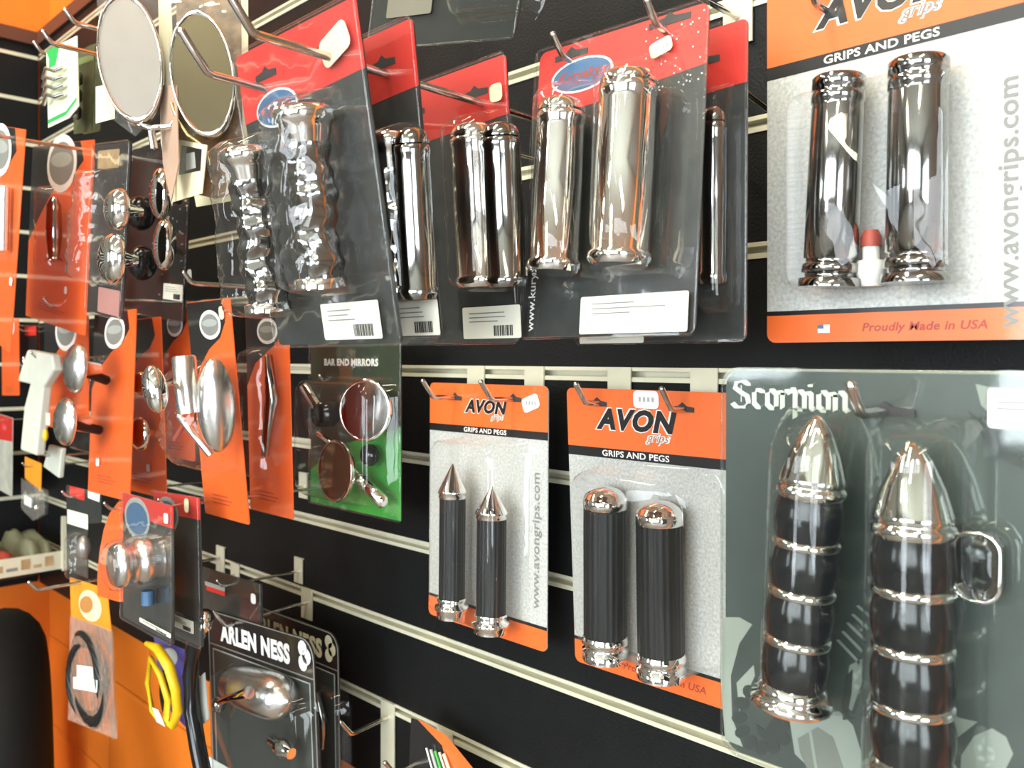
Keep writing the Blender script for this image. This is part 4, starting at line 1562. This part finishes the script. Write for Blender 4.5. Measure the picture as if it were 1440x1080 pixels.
yN = -.105
P = ness('front black lever pack with a chrome mirror pod behind clear plastic', at(293, 857, yN), at(441, 901, yN), at(290, 1110, yN))
s = MB()
xa, zt = P.L(303, 935, .016); xb, zb = P.L(432, 1100, .016)
blister_box(s, xa, xb, -P.h + .01, zt, .030, M_smoke, r=.02)
P.part(s, 'blister')
g = MB()
a, q = P.L3(326, 961, .020), P.L3(408, 986, .020)
ln = (q - a).length
g.lathe(a, q, [(0, .012), (.003, .019), (ln * .25, .0235), (ln * .65, .0255), (ln * .80, .0245), (ln * .9, .020), (ln * .97, .011), (ln, .003)], M_chromesoft, n=44)
P.part(g, 'mirror_pod')
g = MB()
g.tube([P.L3(306, 988, .020), P.L3(328, 980, .048), P.L3(350, 974, .050)], [.004, .0045, .007], M_chrome, n=10)
g.ellipsoid(P.L3(308, 990, .02), .009, .009, .010, M_dchrome)
P.part(g, 'pivot_arm')
g = MB()
a, q = P.L3(380, 1038, .020), P.L3(410, 1060, .020)
g.lathe(a, q, [(0, .004), (.004, .0062), (.020, .0064), (.022, .0100), (.034, .0105), ((q - a).length, .006)], M_chrome, n=24)
P.part(g, 'mounting_bolt')
s = MB(); xa, zt = P.L(293, 1064, .001); xb, _ = P.L(340, 1064, .001)
s.poly([(xa, zt), (xb, zt), (xb, zt - .05), (xa, zt - .05)], -.001, .0004, M_sticker)
P.part(s, 'paper_label')

yN = -.050
P = ness('rear black lever pack with gold lettering, behind the front lever pack', at(345, 846, yN), at(476, 893, yN), at(352, 1110, yN), gold=True)
s = MB()
xa, zt = P.L(360, 925, .01); xb, zb = P.L(484, 1100, .01)
blister_box(s, xa, xb, -P.h + .01, zt, .020, M_smoke, r=.02)
P.part(s, 'blister')
g = MB()
g.tube([P.L3(446, 975, .010), P.L3(455, 1015, .012), P.L3(450, 1050, .010)], .006, M_dchrome)
P.part(g, 'lever')

# hooks of the lower rows
hook('hook with an upturned chrome tip carrying both black lever packs', xw(434, 0), 4, .118, rise=-.006, tip=.02)
hook('long hook crossing above the black lever packs, reaching under the round spool', xw(333, 0), 4, .12, rise=0, tip=.012)
hook('empty hook right of the black lever packs', xw(548, 0), 5, .055, rise=-.004, tip=.018, ph=.085)
hook('hook at the bottom edge holding the striped orange card', xw(628, 0), 5, .070, rise=-.01, tip=.018)
hook('hook carrying the narrow and middle orange lamp cards', xw(300, 0) - .02, 0, .23, rise=0, tip=.01)
hook('hook carrying the big-blister orange card', -.815, 0, .245, rise=0, tip=.01)
hook('hook carrying the tilted orange lamp card', -1.10, 0, .225, rise=0, tip=.01)
hook('hook carrying the upper orange cards', -1.19, -2, .32, rise=0, tip=.01)
hook('hook carrying the black oval mirror pack', -1.02, -2, .225, rise=0, tip=.01)
hook('hook carrying the pale oval mirror', xw(200, -.30), -4, .32, rise=0, tip=.01)
hook('hook carrying the smoky oval mirror', xw(290, -.25), -4, .27, rise=0, tip=.01)
hook('hook carrying the ring gasket bag, lower left', xw(108, -.21), 4, .26, rise=0, tip=.012, z=at(108, 826, -.22).z + .01)

# striped card at the bottom edge
P = Pack.px('striped_card_pack', 'black card with an orange diagonal stripe peeking up at the bottom edge', 'pack', (574, 1010), (640, 1040), (574, 1150), -.045)
c = MB()
c.poly([P.L(578, 1010), P.L(592, 1014), P.L(625, 1036), P.L(668, 1090), P.L(668, 1150), P.L(572, 1150)], 0, .001, M_ablack)
c.poly([P.L(588, 1012), P.L(594, 1014), P.L(628, 1034), P.L(672, 1088), P.L(632, 1088), P.L(622, 1048)], -.0004, .0002, M_aorange)
P.part(c, 'card')
g = MB()
for k in range(5):
    g.tube([P.L3(600 + k * 6, 1052 + 2 * k, .004), P.L3(612 + k * 6, 1095, .006)], .0018, (M_chromesoft, M_slgrey, M_green, M_chromesoft, M_cream)[k], n=8)
P.part(g, 'spoke')

# ================================================================== far left small goods
P = orange_pack('small blurred orange card at the left edge, below the cut off orange card', at(2, 452, -.12), at(26, 447, -.12), at(7, 556, -.12), black=0)
hook_for(P, P.w * .5, 'hook carrying the small blurred orange card')
P = Pack.px('small_parts_pack', 'small dark pack with red corner beside the small orange card', 'pack', (28, 458), (52, 456), (28, 540), -.10)
c = MB(); c.poly(rrect(0, P.w, -P.h, 0, .002), 0, .001, M_ablack); c.poly(rrect(P.w * .3, P.w * .95, -P.h * .18, -.003, .002), -.0003, .0002, M_red); P.part(c, 'card')
g = MB(); g.ellipsoid((P.w * .5, -.008, -P.h * .6), .006, .006, .010, M_chromesoft); P.part(g, 'bolt')
hook_for(P, P.w * .5, 'hook carrying the small dark pack with red corner')
P = orange_pack('orange card with black flash half hidden by the silver bullet lamps', at(62, 452, -.16), at(124, 444, -.16), at(66, 600, -.16), black=1.2)
hook_for(P, P.w * .5, 'hook carrying the orange card half hidden by the silver lamps')
P = Pack.px('wrapped_lever', 'white plastic wrapped lever hanging left of the silver bullet lamps', 'lever', (38, 492), (90, 492), (38, 640), -.20)
g = MB()
mwl = mat('white_wrap', (.66, .68, .58), .35, bump=.8, bscale=60)
p = [P.L(50, 492), P.L(84, 498), P.L(88, 520), P.L(72, 545), P.L(66, 600), P.L(62, 640), P.L(40, 632), P.L(46, 570), P.L(54, 540), P.L(36, 536), P.L(42, 515)]
g.poly(p, -.012, .014, mwl)
P.part(g, 'lever_body', bevel=.003)
g = MB(); x_, z_ = P.L(66, 590, .014); g.poly(rrect(x_ - .006, x_ + .012, z_ - .008, z_ + .010, .002), -.014, .001, M_label); P.part(g, 'paper_label')
g = MB(); g.ellipsoid(P.L3(64, 612, .016), .005, .004, .009, M_yel); P.part(g, 'brass_tip')
hook_for(P, P.w * .5, 'hook carrying the white wrapped lever')
P = Pack.px('wrapped_lever', 'second wrapped lever end peeking out under the silver bullet lamps', 'lever', (64, 630), (90, 630), (64, 672), -.17)
g = MB(); g.poly([P.L(74, 625), P.L(92, 630), P.L(88, 672), P.L(66, 656)], -.006, .008, mwl); P.part(g, 'lever_body', bevel=.002)
hook_for(P, P.w * .45, 'hook carrying the second wrapped lever')
P = Pack.px('small_parts_pack', 'clear pack with an amber header hanging over the left shelf', 'pack', (34, 642), (60, 652), (34, 728), -.12)
c = MB()
c.poly([P.L(35, 642), P.L(58, 652), P.L(57, 692), P.L(35, 672)], 0, .001, MATS['header_amber'])
P.part(c, 'header_card')
s = MB(); s.poly([P.L(33, 672), P.L(66, 690), P.L(66, 722), P.L(50, 732), P.L(33, 715)], -.004, .0006, M_bag)
s.poly([P.L(33, 672), P.L(66, 690), P.L(66, 722), P.L(50, 732), P.L(33, 715)], .002, .0006, M_smoke); P.part(s, 'plastic_bag')
s = MB(); xa, zt = P.L(34, 696, .005); xb, zb = P.L(44, 714, .005); s.poly(rrect(xa, xb, zb, zt, .001), -.005, .0004, M_sticker); P.part(s, 'price_sticker')
g = MB(); g.ellipsoid(P.L3(50, 714, .004), .006, .004, .006, M_chromesoft); P.part(g, 'bolt')
hook_for(P, P.w * .5, 'hook carrying the pack with amber header over the shelf')
P = Pack.px('small_parts_pack', 'pale pack with red corner cut off by the left edge, above the shelf', 'pack', (-14, 578), (18, 588), (-14, 682), -.10)
c = MB(); c.poly(rrect(0, P.w, -P.h, 0, .002), 0, .001, mat('card_dusty', (.42, .42, .36), .5, var=.2)); c.poly([(P.w * .4, -.001), (P.w - .001, -.001), (P.w - .001, -P.h * .3), (P.w * .3, -P.h * .34)], -.0003, .0002, M_red)
P.part(c, 'card')
s = MB(); s.ellipsoid((P.w * .4, -.008, -P.h * .2), .010, .006, .014, M_dchrome); P.part(s, 'bolt')
hook_for(P, P.w * .5, 'hook carrying the pale pack cut off by the left edge')
P = Pack.px('bulb_pack', 'grey hanging pack with red label and barcode, right of the shelf end', 'bulb pack', (93, 682), (142, 694), (93, 800), -.20)
c = MB()
c.poly([(0, 0), (P.w, 0), (P.w, -P.h * .30), (P.w * .9, -P.h * .34), (P.w * .62, -P.h * .38), (P.w * .62, -P.h), (0, -P.h)], 0, .001, M_kbody)
c.poly([P.L(98, 683), P.L(119, 688), P.L(119, 704), P.L(98, 698)], -.0004, .0002, M_red)
c.poly([P.L(124, 688), P.L(141, 694), P.L(140, 706), P.L(124, 700)], -.0004, .0002, M_white)
c.poly([P.L(95, 716), P.L(124, 724), P.L(124, 745), P.L(95, 736)], -.0004, .0002, M_label)
P.part(c, 'card')
s = MB()
half_tube(s, P.L(116, 748, .0), P.L(116, 815, .0), .016, .022, M_crinkle, wob=.08)
P.part(s, 'blister')
g = MB(); g.ellipsoid(P.L3(118, 770, .012), .010, .009, .016, mat('bulb_grey', (.3, .28, .26), .3, metal=.6)); P.part(g, 'bulb')
hook_for(P, P.w * .3, 'hook carrying the grey pack right of the shelf end')

# shelf along the left wall and what lies on it
p = at(90, 795, -.03)
sx1 = p.x
sz = p.z
b = MB()
b.box(XL + .02, sx1 - .004, -1.2, -.03, sz - .012, sz, M_gloss)
sh = b.build('display_shelf')
tag(sh, 'dark shelf with printed front edge along the left wall', 'shelf')
b = MB()
b.box(sx1 - .004, sx1, -1.2, -.03, sz - .006, sz + .030, M_alu)
rr = random.Random(8)
yy = -.05
while yy > -1.1:
    l_ = rr.uniform(.010, .035)
    b.box(sx1, sx1 + .0006, yy - l_, yy, sz + .004, sz + rr.uniform(.010, .024), rr.choice((M_ink, M_tan, M_white, M_inkgrey, M_brownr)))
    yy -= l_ + .006
b.build('label_rail', sh)
b = MB(); b.box(sx1 - .006, sx1 + .004, -.034, -.026, sz - .01, sz + .10, M_alu); b.build('end_post', sh)
gl = ['greenish bagged part lying on the left shelf nearest its end', 'rust red box lying on the left shelf', 'dusty bagged part at the left edge of the shelf']
for k, (yy, mm, hh) in enumerate(((-.06, mat('bag_olive', (.16, .16, .10), .4, bump=.8, bscale=40), .06), (-.13, M_brownr, .035), (-.20, MATS['card_dusty'], .07))):
    b = MB()
    X0, X1 = XL + .06, sx1 - .03
    n = 8
    vs = []
    for i in range(n + 1):
        for j in range(n + 1):
            u, v_ = i / n, j / n
            e = min(1, 5 * min(u, 1 - u, v_, 1 - v_) + .25)
            vs.append((X0 + (X1 - X0) * u, yy - .03 + .055 * v_, sz + .0005 + hh * e * (.75 + .4 * noise.noise(Vector((u * 3, v_ * 3, k * 5))))))
    b.add(vs, [(i * (n + 1) + j, (i + 1) * (n + 1) + j, (i + 1) * (n + 1) + j + 1, i * (n + 1) + j + 1) for i in range(n) for j in range(n)], mm, True)
    vb = [(x, y, sz + .0005) for x, y, z in vs]
    border = [i * (n + 1) for i in range(n + 1)] + [n * (n + 1) + j for j in range(1, n + 1)] + [i * (n + 1) + n for i in range(n - 1, -1, -1)] + [j for j in range(n - 1, 0, -1)]
    nb_ = len(border)
    b.add([vs[i] for i in border] + [vb[i] for i in border], [(i, (i + 1) % nb_, nb_ + (i + 1) % nb_, nb_ + i) for i in range(nb_)] + [tuple(range(nb_, 2 * nb_))], mm, False)
    o = b.build('shelf_parcel')
    tag(o, gl[k], 'parcel')

# tyre on a plinth
c0 = at(6, 862, -.20)
d0 = ray(6, 862)
tt = 1.52
top = CAM + d0 * tt
RT, RW = .31, .085
ctr = Vector((top.x, top.y, top.z - RT))
e = bpy.data.objects.new('motorcycle_tyre', None)
COL.objects.link(e)
e.location = (ctr.x, ctr.y, ctr.z - RT)
yaw = math.atan2(d0.y, d0.x)
e.rotation_euler = (0, 0, yaw)
tag(e, 'black motorcycle tyre standing in the lower left corner', 'tyre')
b = MB()
n, mseg = 72, 20
vs = []
for i in range(n):
    t = 2 * PI * i / n
    for j in range(mseg):
        a = 2 * PI * j / mseg
        rr_ = RT - RW + RW * (1.0 * math.cos(a))
        if rr_ < RT - RW * 1.1:
            rr_ = RT - RW * 1.1
        vs.append((rr_ * math.cos(t), RW * .82 * math.sin(a), RT + rr_ * math.sin(t)))
b.add(vs, [(i * mseg + j, ((i + 1) % n) * mseg + j, ((i + 1) % n) * mseg + (j + 1) % mseg, i * mseg + (j + 1) % mseg) for i in range(n) for j in range(mseg)], mat('tyre_rubber', (.006, .006, .006), .7, spec=.15), True)
b.build('tyre_casing', e)
b = MB(); b.lathe((0, -.05, RT), (0, .05, RT), [(0, RT - RW * 1.25), (.01, RT - RW * 1.02), (.09, RT - RW * 1.02), (.10, RT - RW * 1.25)], M_gloss, n=48, caps=False)
b.lathe((0, -.06, RT), (0, .06, RT), [(0, .03), (.12, .03)], M_dchrome, n=24)
for k in range(5):
    t = 2 * PI * k / 5
    b.tube([(.03 * math.cos(t), 0, RT + .03 * math.sin(t)), ((RT - RW * 1.03) * math.cos(t), 0, RT + (RT - RW * 1.03) * math.sin(t))], .012, M_gloss)
b.build('wheel_rim', e)
b = MB()
pz = ctr.z - RT
b.box(-.28, .28, -.14, .14, 0, pz, mat('plinth_black', (.02, .02, .02), .5))
o = b.build('display_plinth', loc=(ctr.x, ctr.y, 0), bevel=.005)
o.rotation_euler = (0, 0, yaw)
tag(o, 'low black plinth under the motorcycle tyre', 'plinth')
